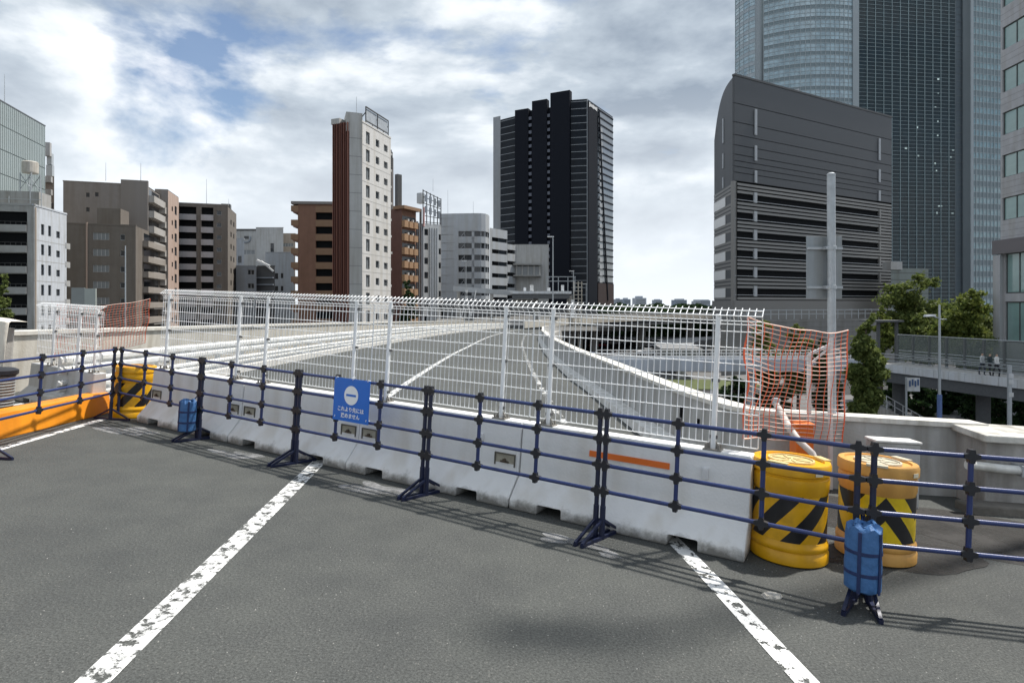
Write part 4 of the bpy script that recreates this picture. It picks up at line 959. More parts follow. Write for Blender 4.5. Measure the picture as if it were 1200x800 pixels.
# taller grey-brown block behind
cD = ray(173, 117); rD = hit(cD, VPc, 187); lD = hit(cD, perp(VPc), 74); zD = zat(214.5, 117)
uu = lambda px: (hit(cD, perp(VPc), px) - lD).length
tD = building('apartment_block', 'tall grey-brown apartment block with stepped balconies and a pinkish end wall', [lD, cD, rD], zD - 0.5, 14, BRNL)
f = Face(tD, lD, cD, ZS, zD - 0.5); holes = [(uu(101), uu(105), zat(232, 115), zat(227, 115)), (uu(111.5), uu(115.5), zat(231, 115), zat(226, 115)), (uu(101), uu(105), zat(249, 115), zat(244, 115))]
f.wall(BRNL, holes)
for h in holes: f.win(h, W1D, 0.15)
f.piece('raised_bay', BRNL, uu(142), f.L - uu(142) + 0.1, ZS, zD - ZS + 0.4, 0.25, 0.6); parapet(f, BRNL, 0.2)
f2 = Face(tD, cD, rD, ZS, zD - 0.8); f2.wall(BRNL)
for k in range(9):
    z = zat(238, 120) - k * 3.0
    f2.piece('balcony', M('balcony_light', (0.40, 0.385, 0.365), 0.8, 0, 0.08, 1.5, streak=0.15), 0.2, f2.L - 0.1, z - 0.3, 1.35, 1.1, 1.1); f2.piece('glazing', GL_D, 0.6, f2.L - 1.2, z + 1.05, 1.3, 0.03, 0.05)
gD = rD; cE = ray(197, gD.y + 0.6); rE = hit(cE, VPc, 209.5); zE = zat(222, cE.y)
f3 = Face(tD, rD - Vector((1, 0)), cE, ZS, zE); f3.wall(BRNL); 
for k in range(9):
    z = zat(246, 122) - k * 3.0
    f3.piece('balcony', MATS['balcony_light'], 0.6, f3.L - 0.9, z - 0.3, 1.35, 0.9, 0.9); f3.piece('glazing', GL_D, 1.0, f3.L - 1.6, z + 1.05, 1.35, 0.03, 0.05)
f4 = Face(tD, cE, rE, ZS, zE - 0.2); holes = []
for k in range(9):
    z = zat(243, 124) - k * 3.0; holes += [(f4.L * 0.32, f4.L * 0.44, z, z + 1.0), (f4.L * 0.60, f4.L * 0.80, z - 0.4, z + 1.5)]
f4.wall(PINK, holes)
for h in holes: f4.win(h, W1D, 0.12)
b = MB(tD['_o']); b.add([(rD.x - 1, rD.y, zE - 0.1), (cE.x, cE.y, zE - 0.1), (rE.x, rE.y, zE - 0.1), (rE.x - 6, rE.y + 3, zE - 0.1)], [(0, 1, 2, 3)]); b.build('wing_roof', CONC, tD)
antenna(tD, f.p(uu(124), zD), 3.5, 0.05); antenna(tD, f.p(uu(165), zD), 3.8, 0.06)
# --- E: brown slab with grey balconies
cF = ray(267, 141); rF = hit(cF, 390, 277); lF = hit(cF, perp(390), 200); zF = zat(241, 141)
uu = lambda px: (hit(cF, perp(390), px) - lF).length
tF = building('apartment_block', 'brown apartment slab with two columns of pale balconies', [lF, cF, rF], zF, 14, BRN)
f = Face(tF, lF, cF, ZS, zF); holes = []
for k in range(10):
    z = zat(252 + 14.4 * k, 140); holes += [(uu(209), uu(230), z - 0.3, z + 1.75), (uu(236), uu(250), z - 0.3, z + 1.75), (uu(254), uu(259.5), z + 0.1, z + 1.1)]
f.wall(BRN, holes, 1.0)
for i, h in enumerate(holes):
    f.win(h, W4 if i % 3 == 0 else (W2D if i % 3 == 1 else W1), 0.9 if i % 3 < 2 else 0.2)
    if i % 3 < 2: f.piece('balcony', M('balcony_pale', (0.43, 0.42, 0.43), 0.8, 0, 0.06, 1.5, streak=0.15), h[0] - 0.05, h[1] - h[0] + 0.1, h[2] - 1.05, 1.35, 0.35, 0.34)
parapet(f, BRNL, 0.3, 1.2, 'cornice')
f2 = Face(tF, cF, rF, ZS, zF - 0.2); holes = []
for k in range(9):
    z = zat(262 + 14.4 * k, 143); holes += [(f2.L * .3, f2.L * .42, z, z + 1.2), (f2.L * .62, f2.L * .74, z, z + 1.2)]
f2.wall(BRN, holes)
for h in holes: f2.win(h, W1D, 0.15)
f2.piece('roof_unit', FRD, f2.L * 0.5, 2.0, zF - 0.2, 1.6, -0.5, 2)
antenna(tF, f.p(uu(242), zF), 6, 0.06); antenna(tF, f.p(uu(268), zF), 1.6, 0.05)

# --- F: small cluster in the gap
def simple_block(name, label, pxl, pxr, Y, top, mat, wins=(), vp=None, depth=8, wmesh=None, group=None):
    a, c = ray(pxl, Y), ray(pxr, Y); t = building(name, label, [a, c], zat(top, Y), depth, mat)
    f = Face(t, a, c, ZS, zat(top, Y)); s = Y / F
    holes = [((x0 - pxl) * s, (x1 - pxl) * s, zat(y1, Y), zat(y0, Y)) for x0, x1, y0, y1 in wins]
    f.wall(mat, holes)
    for h in holes: f.win(h, wmesh or W1D, 0.15)
    parapet(f, mat, 0.2)
    return t, f
LG = M('light_grey_render', (0.46, 0.46, 0.45), 0.8, 0, 0.07, 0.8, 0.1, 20, streak=0.2)
BG = M('blue_grey_metal', (0.27, 0.30, 0.34), 0.5, 0.1, 0.06, 0.8, 0.05, 20, streak=0.1)
simple_block('office_block', 'plain light grey block with one slot window behind the stair block', 300, 332, 190, 267, LG, [(317, 321, 285, 296)])
t, f = simple_block('office_block', 'pale office block with a dark cornice and round emblem', 277, 301, 205, 270, LG, [(279, 299, 293, 298)], wmesh=W4)
f.piece('cornice', FRD, -0.4, f.L + 0.8, zat(270, 205), 0.5, 0.3, 1.0)
b = MB(t['_o']); c = f.p(f.L * 0.48, zat(279, 205), 0.05)
b.tube([c + Vector((1.5 * math.cos(a), 0, 1.5 * math.sin(a))) for a in [math.pi + k * math.pi / 10 * 1.1 for k in range(11)]], 0.3, 6); b.build('emblem', BG, t)
f.piece('emblem_window', FRD, f.L * 0.38, 1.6, zat(280, 205), 1.0, 0.03, 0.05)
simple_block('warehouse', 'low blue-grey metal-clad block beside the dark stair block', 276.5, 300.5, 150, 312, BG, [(290, 298, 316, 322), (290, 298, 332, 338), (290, 298, 348, 354)], wmesh=W2)
t, f = simple_block('stair_block', 'dark block with a white external stair', 300.5, 322, 158, 312, FRD)
b = MB(t['_o']); b.bar(f.p(0.3, zat(305, 158), 0.4), f.p(f.L * 0.75, zat(312, 158), 0.4), 0.8, 0.5); b.bar(f.p(f.L * 0.3, zat(306, 158), 0.4), f.p(f.L * 0.95, zat(318, 158), 0.4), 0.3, 0.4); b.build('stair', WHITEP, t)
for k in range(5): f.piece('stair_flight', BG, 0.2, f.L - 0.4, zat(326 + 8 * k, 158), 0.25, 0.8, 0.8)
simple_block('office_block', 'grey-blue block with small windows left of the brown balconied block', 311, 345, 176, 296, M('grey_blue_render', (0.38, 0.405, 0.43), 0.8, 0, 0.06, 0.8, streak=0.15), [(322, 326, 320, 327), (329, 332, 320, 326), (322, 326, 335, 341), (329, 332, 335, 341)])
simple_block('house_block', 'small tan-roofed block behind the grey-blue block', 329, 346, 200, 274, M('tan_render', (0.36, 0.31, 0.26), 0.8, 0, 0.06, 0.8, streak=0.15), [(331, 344, 285, 289)], wmesh=W4)
t, f = simple_block('house_block', 'narrow white house block beside the pale office block', 276, 286, 172, 280, WG, [(279, 283, 300, 308)])

# --- G: brown balconied block left of the concrete tower
RB = M('red_brown_tile', (0.22, 0.115, 0.075), 0.75, 0, 0.08, 0.8, 0.1, 20, streak=0.12)
RB2 = M('ochre_brown_tile', (0.27, 0.165, 0.10), 0.75, 0, 0.08, 0.8, 0.1, 20, streak=0.12)
a, c = ray(349, 122), ray(392, 122.5); zG = zat(237.5, 122)
tG = building('apartment_block', 'red-brown apartment block with side balconies beside the concrete tower', [a, c], zG, 14, RB)
f = Face(tG, a, c, ZS, zG); s = 122 / F; holes = []
for k in range(10): z = zat(253 + 16.6 * k, 122); holes.append(((369.5 - 349) * s, (389 - 349) * s, z - 0.75, z + 0.75))
f.wall(RB, holes, 1.1)
for h in holes: f.win(h, WIDE, 1.0); f.piece('balcony', RB2, h[0], h[1] - h[0], h[3] + 0.02, 1.33, 0.04, 0.3)
for k in range(9): f.piece('side_balcony', RB2, -1.35, 1.5, zat(247.5 + 16.6 * k, 122), 1.15, 0.1, 3.5); f.piece('balcony_floor', RB, -0.9, 1.0, zat(249.5 + 16.6 * k, 122), 0.36, 0.1, 3.5)
f.piece('eave', BRNL, -1.3, f.L + 1.3, zG - 0.3, 0.55, 0.3, 4); 

# --- H: concrete tower
CT = M('tower_concrete', (0.47, 0.47, 0.455), 0.8, 0, 0.06, 0.6, 0.1, 15, streak=0.22)
CTL = M('tower_tile', (0.58, 0.57, 0.55), 0.75, 0, 0.05, 0.6, 0.1, 15, streak=0.14)
REDF = M('red_brown_fin', (0.13, 0.05, 0.036), 0.65, 0, 0.15, 1.5, streak=0.2)
p2 = ray(424.5, 97); p3 = hit(p2, 790, 458); p1 = ray(409.5, 96.3); p0 = ray(390, 97.6); zH = zat(141, 97)
tH = building('apartment_tower', 'slim concrete tower with red-brown fins and a billboard frame on top', [p0, p1, p2, p3], zH - 0.3, 6, CT, backv=vdir(385))
f = Face(tH, p2, p3, ZS, zH - 0.3); holes = []; kinds = []
for k in range(14):
    z = zat(166, 97.2) - k * 2.95
    for u0, u1, zo, hh, me in ((0.12, 0.245, 0.0, 2.0, W2D), (0.45, 0.575, 0.35, 1.25, W1), (0.74, 0.88, 0.3, 1.15, W2)):
        holes.append((u0 * f.L, u1 * f.L, z + zo, z + zo + hh)); kinds.append(me)
f.wall(CTL, holes, 0.3)
for h, me in zip(holes, kinds): f.win(h, me, 0.22)
for k in range(14): f.piece('floor_joint', CT, 0, f.L, zat(166, 97.2) - 0.5 - k * 2.95, 0.10, 0.015, 0.1)
parapet(f, CTL, 0.3)
f2 = Face(tH, p1, p2, ZS, zat(133.5, 97)); f2.wall(CT)
for k in range(14): f2.piece('floor_joint', M('joint_grey', (0.24, 0.24, 0.235), 0.8), 0, f2.L, zat(163, 97) - k * 2.95, 0.09, 0.012, 0.1)
f2.piece('top_block', CT, -0.5, f2.L + 0.55, zat(133.5, 97) - 3, 3.1, -0.05, 5)
f3 = Face(tH, p0, p1, ZS, zat(144, 97)); f3.wall(REDF)
for k in range(9): f3.piece('fin', REDF if k % 2 else M('red_fin_light', (0.24, 0.10, 0.07), 0.65, 0, 0.15, 1.5, streak=0.2), f3.L * (k + 0.55) / 9.2, 0.10, ZS, zat(145, 97) - ZS, 0.35, 0.35)
for k in range(28): f3.piece('stair_flight', FRD, 0.0, f3.L * 0.18, zat(150, 97) - k * 1.475, 0.35, 0.12, 0.1)
f3.piece('eave', CT, -0.1, f3.L * 0.5, zat(144, 97) - 0.2, 0.9, 0.3, 2)
b = MB(tH['_o'])
q0_ = f.p(f.L * 0.15, zH, -0.2); q1_ = f.p(f.L * 0.94, zH, -0.2); zb0 = zat(124, 98); 
for u in (0.15, 0.545, 0.94):
    p_ = f.p(f.L * u, zH - 0.3, -0.2); b.bar(p_, (p_.x, p_.y, zb0), 0.16, 0.16)
    b.bar(f.p(f.L * u, zH - 0.3, -2.2), (p_.x, p_.y, zH + 1.8), 0.12, 0.12)
for z in (zb0, zH + 0.4): b.bar((q0_.x, q0_.y, z), (q1_.x, q1_.y, z), 0.18, 0.18)
b.build('billboard_frame', FRD, tH)
b = MB(tH['_o']); 
for u0, u1 in ((0.17, 0.53), (0.56, 0.92)):
    a_ = f.p(f.L * u0, 0, -0.28); c_ = f.p(f.L * u1, 0, -0.28); b.quad((a_.x, a_.y, zH + 0.55), (c_.x, c_.y, zH + 0.55), (c_.x, c_.y, zb0 - 0.2), (a_.x, a_.y, zb0 - 0.2))
b.build('billboard_sheet', M('billboard_grey', (0.36, 0.39, 0.42), 0.6, 0, 0.2, 1.5), tH)
antenna(tH, f2.p(f2.L * 0.6, zat(132, 97), -1), 2.8, 0.06)
b = MB(tH['_o'])
for (ua, z0_, z1_) in ((0.7, 185, 200), (1.3, 172, 195), (1.7, 174, 195)): p_ = f.p(f.L + ua, 0, -0.6); b.tube([(p_.x, p_.y, zat(z0_, 106)), (p_.x, p_.y, zat(z1_, 106))], 0.12, 6)
for z in (188, 193): b.bar(f.p(f.L - 0.2, zat(z, 106), -0.6), f.p(f.L + 1.8, zat(z - 1, 106), -0.6), 0.15, 0.15)
b.build('antenna_array', FRD, tH)
for k in range(14): f.piece('side_balcony', CT if k % 2 else SHG, f.L, 0.55 + 0.25 * (k % 3 == 0), zat(180, 106) - k * 2.95, 0.4, -0.1, 1.2)
# --- I: brown balconied block right of the tower with a dark lift tower
a, m_, c = ray(456, 130), ray(470.5, 127.5), ray(487.5, 132); zI = zat(245, 129)
tI = building('apartment_block', 'brown apartment block with ochre balconies and a dark lift shaft', [a, m_, c], zI, 14, RB2)
f = Face(tI, a, m_, ZS, zI); f.wall(M('dark_red_tile', (0.14, 0.07, 0.055), 0.75, 0, 0.1, 1)); f.piece('lift_shaft', FRD, 1.3, 0.9, zI, zat(205, 130) - zI, -0.5, 1.2)
f.piece('lift_shaft_bracing', BRNL, 0.2, 0.4, zI, zat(185, 130) - zI, -0.3, 0.4)
f = Face(tI, m_, c, ZS, zI); f.wall(RB)
OCH = M('ochre_panel', (0.36, 0.22, 0.125), 0.75, 0, 0.1, 1.0, streak=0.15)
for k in range(9):
    z = zat(267, 129) - k * 2.9
    for j in range(3): f.piece('balcony', OCH, 0.05 + j * f.L / 3, f.L / 3 - 0.35, z, 1.35 + 0.12 * (j == 0), 0.8, 0.75)
    f.piece('balcony_divider', LG, f.L / 3 - 0.12, 0.5, z, 1.9, 0.5, 0.4); f.piece('balcony_divider', LG, 2 * f.L / 3 - 0.1, 0.4, z, 1.9, 0.5, 0.4)
    f.piece('glazing', GL_D, 0.2, f.L - 0.4, z + 1.35, 1.1, 0.03, 0.05)
f.piece('eave', RB2, -0.3, f.L + 0.6, zI - 0.2, 0.7, 1.0, 3)
# --- J: silver sign building
STW = M('silver_panel', (0.60, 0.62, 0.63), 0.45, 0.15, 0.06, 0.5, streak=0.15)
a, c = ray(496, 139), ray(517, 142); zJ = zat(262, 140)
tJ = building('office_block', 'narrow silver office block with a roof sign and dark vertical strips', [ray(486, 140), a, c], zJ, 12, STW)
f = Face(tJ, a, c, ZS, zJ); holes = []
for k in range(8):
    z = zat(270, 139) - k * 3.35; holes += [(f.L * 0.06, f.L * 0.26, z - 1.1, z + 0.4), (f.L * 0.86, f.L * 0.985, z - 2.0, z - 0.6)]
f.wall(STW, holes)
for h in holes: f.win(h, W1D, 0.12)
for k in range(4): f.piece('glass_strip', BG if k % 2 else GL_M, f.L * (0.32 + 0.135 * k), f.L * 0.05, ZS, zJ - ZS - 1, 0.06, 0.1)
f0 = Face(tJ, ray(486, 140), a, ZS, zJ - 1.0); f0.wall(FRD)
for k in range(4): b = MB(tJ['_o']); p_ = f0.p(f0.L * (0.14 + 0.24 * k), 0, 0.25); b.tube([(p_.x, p_.y, ZS), (p_.x, p_.y, zat(258 + 2 * k, 140))], 0.24, 8); b.build('flue', BG if k % 2 else GALV, tJ, smooth=True)
zr = zat(223, 140)
b = MB(tJ['_o'])
for k in range(6):
    p_ = f.p(f.L * k / 5, 0, -0.1); zk = zr - k * 0.32; b.bar((p_.x, p_.y, zJ - 0.3), (p_.x, p_.y, zk), 0.2, 0.2)
for j in range(6): za = zJ + 0.3 + (zr - zJ - 0.5) * j / 5; p_, q_ = f.p(0, 0, -0.1), f.p(f.L, 0, -0.1); b.bar((p_.x, p_.y, za), (q_.x, q_.y, za - 1.6 * j / 5), 0.14, 0.14)
b.build('sign_lattice', FRD, tJ)
b = MB(tJ['_o'])
for j in range(2):
    for k in range(4): b.obox(f.p(f.L * (0.14 + 0.24 * k), zr - 2.0 - 2.6 * j - 0.3 * k, 0.12), Vector((f.d.x, f.d.y, 0)) * 0.32, Vector((f.n.x, f.n.y, 0)) * 0.08, (0, 0, 0.8))
b.build('sign_blocks', BG, tJ, kind='stuff')
f0.piece('roof_tank', GALV, f0.L * 0.1, 1.3, zat(238, 140), 2.4, -0.5, 1.3); f0.piece('tank_stand', FRD, f0.L * 0.3, 0.4, zJ - 1, 4.5, -0.9, 0.4)
f0.piece('sign_end', M('red_white', (0.62, 0.42, 0.42), 0.6), f0.L * 0.92, 0.45, zJ - 0.8, 4.5, 0.0, 0.3)
antenna(tJ, f.p(f.L * 0.6, zr, -0.5), 3.0, 0.05)

# --- K: grey round-cornered building with ribbon windows
GP = M('grey_panel', (0.43, 0.45, 0.47), 0.5, 0.1, 0.05, 0.4, streak=0.1)
def ribbon_building(name, label, chain, z1, rows, rh, u0f, back=18, mat=GP, u1f=1.0, seams=True):
    t = building(name, label, chain, z1, back, mat); acc = 0; tot = sum((Vector(chain[i + 1]) - Vector(chain[i])).length for i in range(len(chain) - 1))
    for i in range(len(chain) - 1):
        f = Face(t, chain[i], chain[i + 1], ZS, z1); holes = []
        a = max(0.0, u0f * tot - acc); bb = min(f.L, u1f * tot - acc)
        if bb - a > 0.2:
            holes = [(a, bb, z, z + rh) for z in rows]
        f.wall(mat, holes, 0.5)
        for h in holes: f.win(h, W2K, 0.45)
        acc += f.L
    return t
Y = 182; ch = [ray(515, Y), ray(533, Y - 0.6), ray(556, Y - 1.2), ray(564, Y - 1.0), ray(569, Y), ray(572, Y + 2), ray(573.5, Y + 5)]
rowsK = [zat(277.5 + 13.8 * k, Y) for k in range(8)]
tK = ribbon_building('exchange_building', 'light grey office building with a rounded corner and ribbon windows', ch, zat(250.5, Y), rowsK, 1.6, 0.30)
fK = Face(tK, ch[1], ch[2], ZS, zat(250.5, Y))
b = MB(tK['_o'])
for k in range(8):
    for j in range(3): u = fK.L * (0.08 + 0.22 * j); b.bar(fK.p(u, rowsK[k], -0.3), fK.p(u + (0.9 if j % 2 else -0.9) + 0.5, rowsK[k] + 1.6, -0.3), 0.14, 0.10)
b.build('diagonal_braces', GP, tK)
fK.piece('column', GP, fK.L * 0.86, 0.8, ZS, zat(272, Y) - ZS, 0.0, 0.5)
for k in range(11): fK.piece('panel_seam', SHG, -4.6, 4.55 if False else 4.5, zat(256 + 9.5 * k, Y), 0.06, 0.03, 0.1)
antenna(tK, fK.p(-3, zat(250.5, Y), -4), 8, 0.07); antenna(tK, fK.p(5, zat(250.5, Y), -4), 4.2, 0.07)
ch = [ray(574, 186), hit(ray(574, 186), 1100, 594.5)]; rows2 = [zat(283 + 14 * k, 188) for k in range(7)]
ribbon_building('office_block', 'light grey office block with sloping ribbon windows beside the rounded one', ch, zat(267, 186), rows2, 1.3, 0.12)
ch = [ray(594.6, 203), hit(ray(594.6, 203), 1100, 604)]
ribbon_building('office_block', 'lower step of the light grey ribbon-window offices', ch, zat(286, 203), [zat(297 + 13.3 * k, 204) for k in range(6)], 1.3, 0.0)
t, f = simple_block('office_block', 'plain pale grey block with a small canopied lower storey', 603, 643, 208, 287, LG)
f.piece('canopy', SHG, -0.5, f.L * 0.82, zat(311, 208), 0.5, 3, 3); f.piece('canopy', SHG, -0.5, f.L * 0.82, zat(324, 208), 0.4, 3, 3)
f.piece('glazing', GL_M, 0.3, f.L * 0.72, zat(322.5, 208), 3.0, 1.2, 0.2)
for k in range(5): f.piece('column', LG, 0.4 + k * f.L * 0.17, 0.5, zat(324, 208), 4.0, 1.6, 0.5)

# --- L: black hotel tower
BLK = M('black_panel', (0.007, 0.009, 0.015), 0.6, 0, 0.15, 0.1, spec=0.12)
BLKG = pane_mat('black_glass', (0.010, 0.014, 0.020), 0.15, 0.15)
LINE = M('pale_spandrel_line', (0.26, 0.28, 0.30), 0.5)
chL = [ray(578, 303), ray(586.5, 300.5), ray(605, 294), ray(669, 281.5), ray(688, 280)]
rL = hit(chL[-1], 1032, 718); chL.append(rL); zL = zat(116, 280)
tL = building('hotel_tower', 'black high-rise tower with three projecting dark slabs on its front', chL, zL - 6, 26, BLK, backv=vdir(700))
Face(tL, chL[0], chL[1], ZS, zat(137, 302)).wall(M('grey_slab', (0.30, 0.315, 0.33), 0.6, 0, 0.05, 0.2, streak=0.15))
fl = 3.36
def lined(face, ztop, mat, lmat, out=0.12, lh=0.26, und=None):
    face.z1 = ztop; face.wall(mat, name='glazing'); b = MB(tL['_o']); n = int((ztop - ZS) / fl)
    for k in range(n): z = ztop - 1.0 - k * fl; b.obox((face.p(0, z, out / 2) + face.p(face.L, z, out / 2)) / 2, Vector((face.d.x, face.d.y, 0)) * (face.L / 2 - 0.05), Vector((face.n.x, face.n.y, 0)) * out / 2, (0, 0, lh / 2))
    b.build('floor_lines', lmat, tL, kind='stuff')
lined(Face(tL, chL[1], chL[2], ZS, 0), zat(138, 297), BLKG, LINE)
fM = Face(tL, chL[2], chL[3], ZS, zL - 2); fM.wall(BLK, name='recess')
tot = 669 - 605
for p0x, p1x, top in ((605, 621, 125), (625.5, 643, 117.5), (647, 669, 111.5)):
    u0, u1 = fM.L * (p0x - 605) / tot, fM.L * (p1x - 605) / tot; fM.piece('slab', BLK, u0, u1 - u0, ZS, zat(top, 287) - ZS, 1.6, 3)
b = MB(tL['_o'])
for p0x, p1x in ((621, 625.5), (643, 647)):
    u0, u1 = fM.L * (p0x - 605) / tot, fM.L * (p1x - 605) / tot
    for k in range(26): z = zat(137, 287) - k * fl; b.obox(fM.p((u0 + u1) / 2 - 0.1, z, 1.3), Vector((fM.d.x, fM.d.y, 0)) * ((u1 - u0) / 2 - 0.25), (0, 0.1, 0), (0, 0, 0.75))
b.build('recess_windows', M('recess_grey', (0.09, 0.10, 0.13), 0.4), tL, kind='stuff')
lined(Face(tL, chL[3], chL[4], ZS, 0), zat(116.5, 280.5), BLKG, LINE)
fR = Face(tL, chL[4], chL[5], ZS, zL); fR.wall(BLKG, name='glazing')
fR.z1 = zL
uq = lambda px: (hit(chL[4], 1032, px) - Vector(chL[4])).length
fR.piece('dark_pier', BLK, 0.3, uq(699) - 0.3, ZS, zL - ZS - 1.0, 0.5, 0.6)
fR.piece('corner_trim', LINE, -0.1, 0.35, ZS, zL - ZS, 0.2, 0.3)
GLS = pane_mat('sky_glass', (0.16, 0.18, 0.20), 0.05, 1.0)
fR.piece('bright_glazing', GLS, uq(701), fR.L - uq(701), zat(352, 300), zat(132, 298) - zat(352, 300), 0.15, 0.2)
b = MB(tL['_o'])
for k in range(27): z = zat(134, 298) - k * fl; b.obox((fR.p(uq(701), z, 0.25) + fR.p(fR.L, z, 0.25)) / 2, Vector((fR.d.x, fR.d.y, 0)) * (fR.L - uq(701)) / 2, Vector((fR.n.x, fR.n.y, 0)) * 0.12, (0, 0, 0.35))
b.build('floor_lines', BLK, tL, kind='stuff')
b = MB(tL['_o'])
for k in range(24): 
    z = zat(150, 290) - k * fl; b.obox(fR.p(uq(703.5), z, 0.35), Vector((fR.d.x, fR.d.y, 0)) * 1.7, Vector((fR.n.x, fR.n.y, 0)) * 0.1, (0, 0, 1.0))
b.build('window_column', M('pale_window', (0.34, 0.35, 0.36), 0.3), tL, kind='stuff')
b = MB(tL['_o']); b.bar(fR.p(uq(700.8), zat(131, 291), 0.6), fR.p(uq(711), zat(352, 300), 0.6), 0.5, 0.7); b.build('diagonal_edge', BLK, tL)
b = MB(tL['_o']); 
for k in range(7): b.obox(fR.p(1.6 + 1.35 * k, zL - 2.3 - 0.45 * k * 0, 0.62), Vector((fR.d.x, fR.d.y, 0)) * 0.5, Vector((fR.n.x, fR.n.y, 0)) * 0.06, (0, 0, (1.1, 0.7, 0.7, 0.9, 0.7, 0.7, 0.9)[k]))
b.build('sign_letters', WHITEP, tL)
fR.piece('podium', M('brick_podium', (0.04, 0.024, 0.022), 0.8), uq(700), fR.L - uq(700) + 0.3, ZS, zat(332, 295) - ZS, 0.5, 0.6)
b = MB(tL['_o']); b.obox(fM.p(fM.L * 0.6, zL - 3.5, -8), Vector((fM.d.x, fM.d.y, 0)) * 14, Vector((fM.n.x, fM.n.y, 0)) * 5, (0, 0, 2.5)); b.build('plant_room', BLK, tL)
fR.piece('roof_box', GP, uq(694), 4, zL - 1, 2.6, -2, 4)
# --- M: dark louvred building on the right, with a curving roof edge
LV = M('louvre_grey', (0.26, 0.26, 0.255), 0.55, 0.1, 0.08, 0.3, streak=0.15)
LVD = M('dark_cladding', (0.072, 0.078, 0.086), 0.5, 0.1, 0.08, 0.25, streak=0.1)
UPR = M('pale_upright', (0.40, 0.42, 0.44), 0.5)
cM = ray(861, 106); rM = hit(cM, 1850, 1045); eM = ray(837, 119); zM = zat(88, 106)
tM = building('louvred_building', 'dark grey building with horizontal louvres below and a curved roof edge', [eM, cM, rM], zat(165, 119) - 2, 26, LVD, backv=(0.55, 1))
f = Face(tM, cM, rM, ZS, zM); fe = Face(tM, eM, cM, ZS, zM)
o_ = tM['_o']
# closed inner block up to the top along the long face
zsplit = zat(212, 106)
b = MB(o_)
ih = [cM + Vector((0.5, 0.9)), rM + Vector((-0.9, 0.6)), rM + Vector((-2, 14)), cM + Vector((1.5, 14))]
b.prism(ih, zsplit - 2, zat(165, 119) - 1.0); b.build('upper_core', DARK, tM)
# roof slope arc in the end face: z as a function of u (0 at back end, L at corner)
def ztop(u):
    t = u / fe.L
    return zat(165, 119) + (zM - zat(165, 119)) * (1 - (1 - min(1, max(0, t))) ** 3.8)
b = MB(o_); n = 14
for i in range(n):
    u0, u1 = fe.L * i / n, fe.L * (i + 1) / n
    b.quad(fe.p(u0, ZS), fe.p(u1, ZS), fe.p(u1, ztop(u1)), fe.p(u0, ztop(u0)))
    pa, pb_ = fe.p(u0, ztop(u0)), fe.p(u1, ztop(u1)); bk_ = Vector((f.d.x, f.d.y, 0)) * 42
    b.quad(pa, pb_, pb_ + bk_, pa + bk_)
b.build('end_wall', LVD, tM)
# upper cladding bands on the long face
seam = [zM] + [zat(70 + y / 5.0, 106) for y in (255, 365, 440, 500, 555, 592, 625, 660)] + [zsplit]
for i in range(len(seam) - 1):
    f.piece('cladding_band', LVD, 0, f.L, seam[i + 1] + 0.12, seam[i] - seam[i + 1] - 0.12, 0.0, 0.5)
f.piece('corner_post', LV, -0.25, 0.7, zat(352, 106), zsplit - zat(352, 106), 0.05, 0.7)
f.piece('roof_trim', FRD, -0.1, f.L + 0.2, zM - 0.1, 0.35, 0.1, 0.6)
uM = lambda px: (hit(cM, 1850, px) - Vector(cM)).length
for px in (885, 1030):
    for y0, y1 in ((126, 156.5), (169, 187), (198.5, 213)):
        yr = 1.0 if px == 885 else 1.0
        zz0, zz1 = (zat(y1, 107.5), zat(y0, 107.5))
        f.piece('upright', UPR, uM(px) - 0.3, 0.6, zz0, zz1 - zz0, 0.22, 0.2)
for y0, y1 in ((138, 167), (179, 196.5), (207, 220)):
    fe.piece('upright', UPR, fe.L * 0.47, 0.55, zat(y1, 112), (y1 - y0) / F * 112, 0.2, 0.2)
# lower louvres: each slat a piece, with a dark opening every storey
flh = 22.4 / F * 106; zb = zsplit; zbase = zat(352, 106)
sl = 0
openz = [zat(228 + 22.4 * k + 5, 106) for k in range(6)]      # bottoms of the openings
z = zb - 0.1; pitch = flh / 5.0; SH = pitch * 0.64
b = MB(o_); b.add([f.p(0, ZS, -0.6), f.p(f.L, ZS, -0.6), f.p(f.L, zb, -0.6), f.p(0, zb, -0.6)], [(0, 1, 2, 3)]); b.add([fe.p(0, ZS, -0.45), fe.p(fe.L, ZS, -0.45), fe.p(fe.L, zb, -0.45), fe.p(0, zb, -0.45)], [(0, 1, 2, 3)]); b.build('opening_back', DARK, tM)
U0, U1 = uM(851.5) if False else 0.3, uM(1030)
oh = 1.10
while z > zbase:
    zz = z - pitch + 0.10
    inopen = any(oz - 0.1 < zz + (pitch - 0.1) / 2 < oz + oh + 0.1 for oz in openz)
    if inopen:
        f.piece('louvre_slat', LV, U1, f.L - U1, zz, SH, 0.0, 0.3)
    else:
        f.piece('louvre_slat', LV, 0, f.L, zz, SH, 0.0, 0.3); fe.piece('louvre_slat', LV, 0.0, fe.L, zz, SH, 0.06, 0.3)
    z -= pitch
for oz in openz:
    f.piece('opening_sill', UPR, 0.0, U1, oz - 0.12, 0.1, 0.12, 0.3)
    f.piece('upright', UPR, uM(885) - 0.4, 0.8, oz - 0.3, 1.9, 0.14, 0.3)
    fe.piece('screen_panel', WHITEP, 0.2, fe.L * 0.58, oz - 0.5, 1.75, 0.14, 0.1)
    f.piece('upright', LV, uM(1030), 0.5, oz - 0.4, 2.0, 0.16, 0.3)
f.piece('base_wall', M('base_grey', (0.24, 0.24, 0.235), 0.8, 0, 0.08, 0.4, streak=0.2), -0.3, f.L + 0.6, ZS, zbase - ZS, 0.35, 0.9)
fe.piece('base_wall', MATS['base_grey'], -0.3, fe.L + 0.4, ZS, zbase - ZS, 0.35, 0.4)
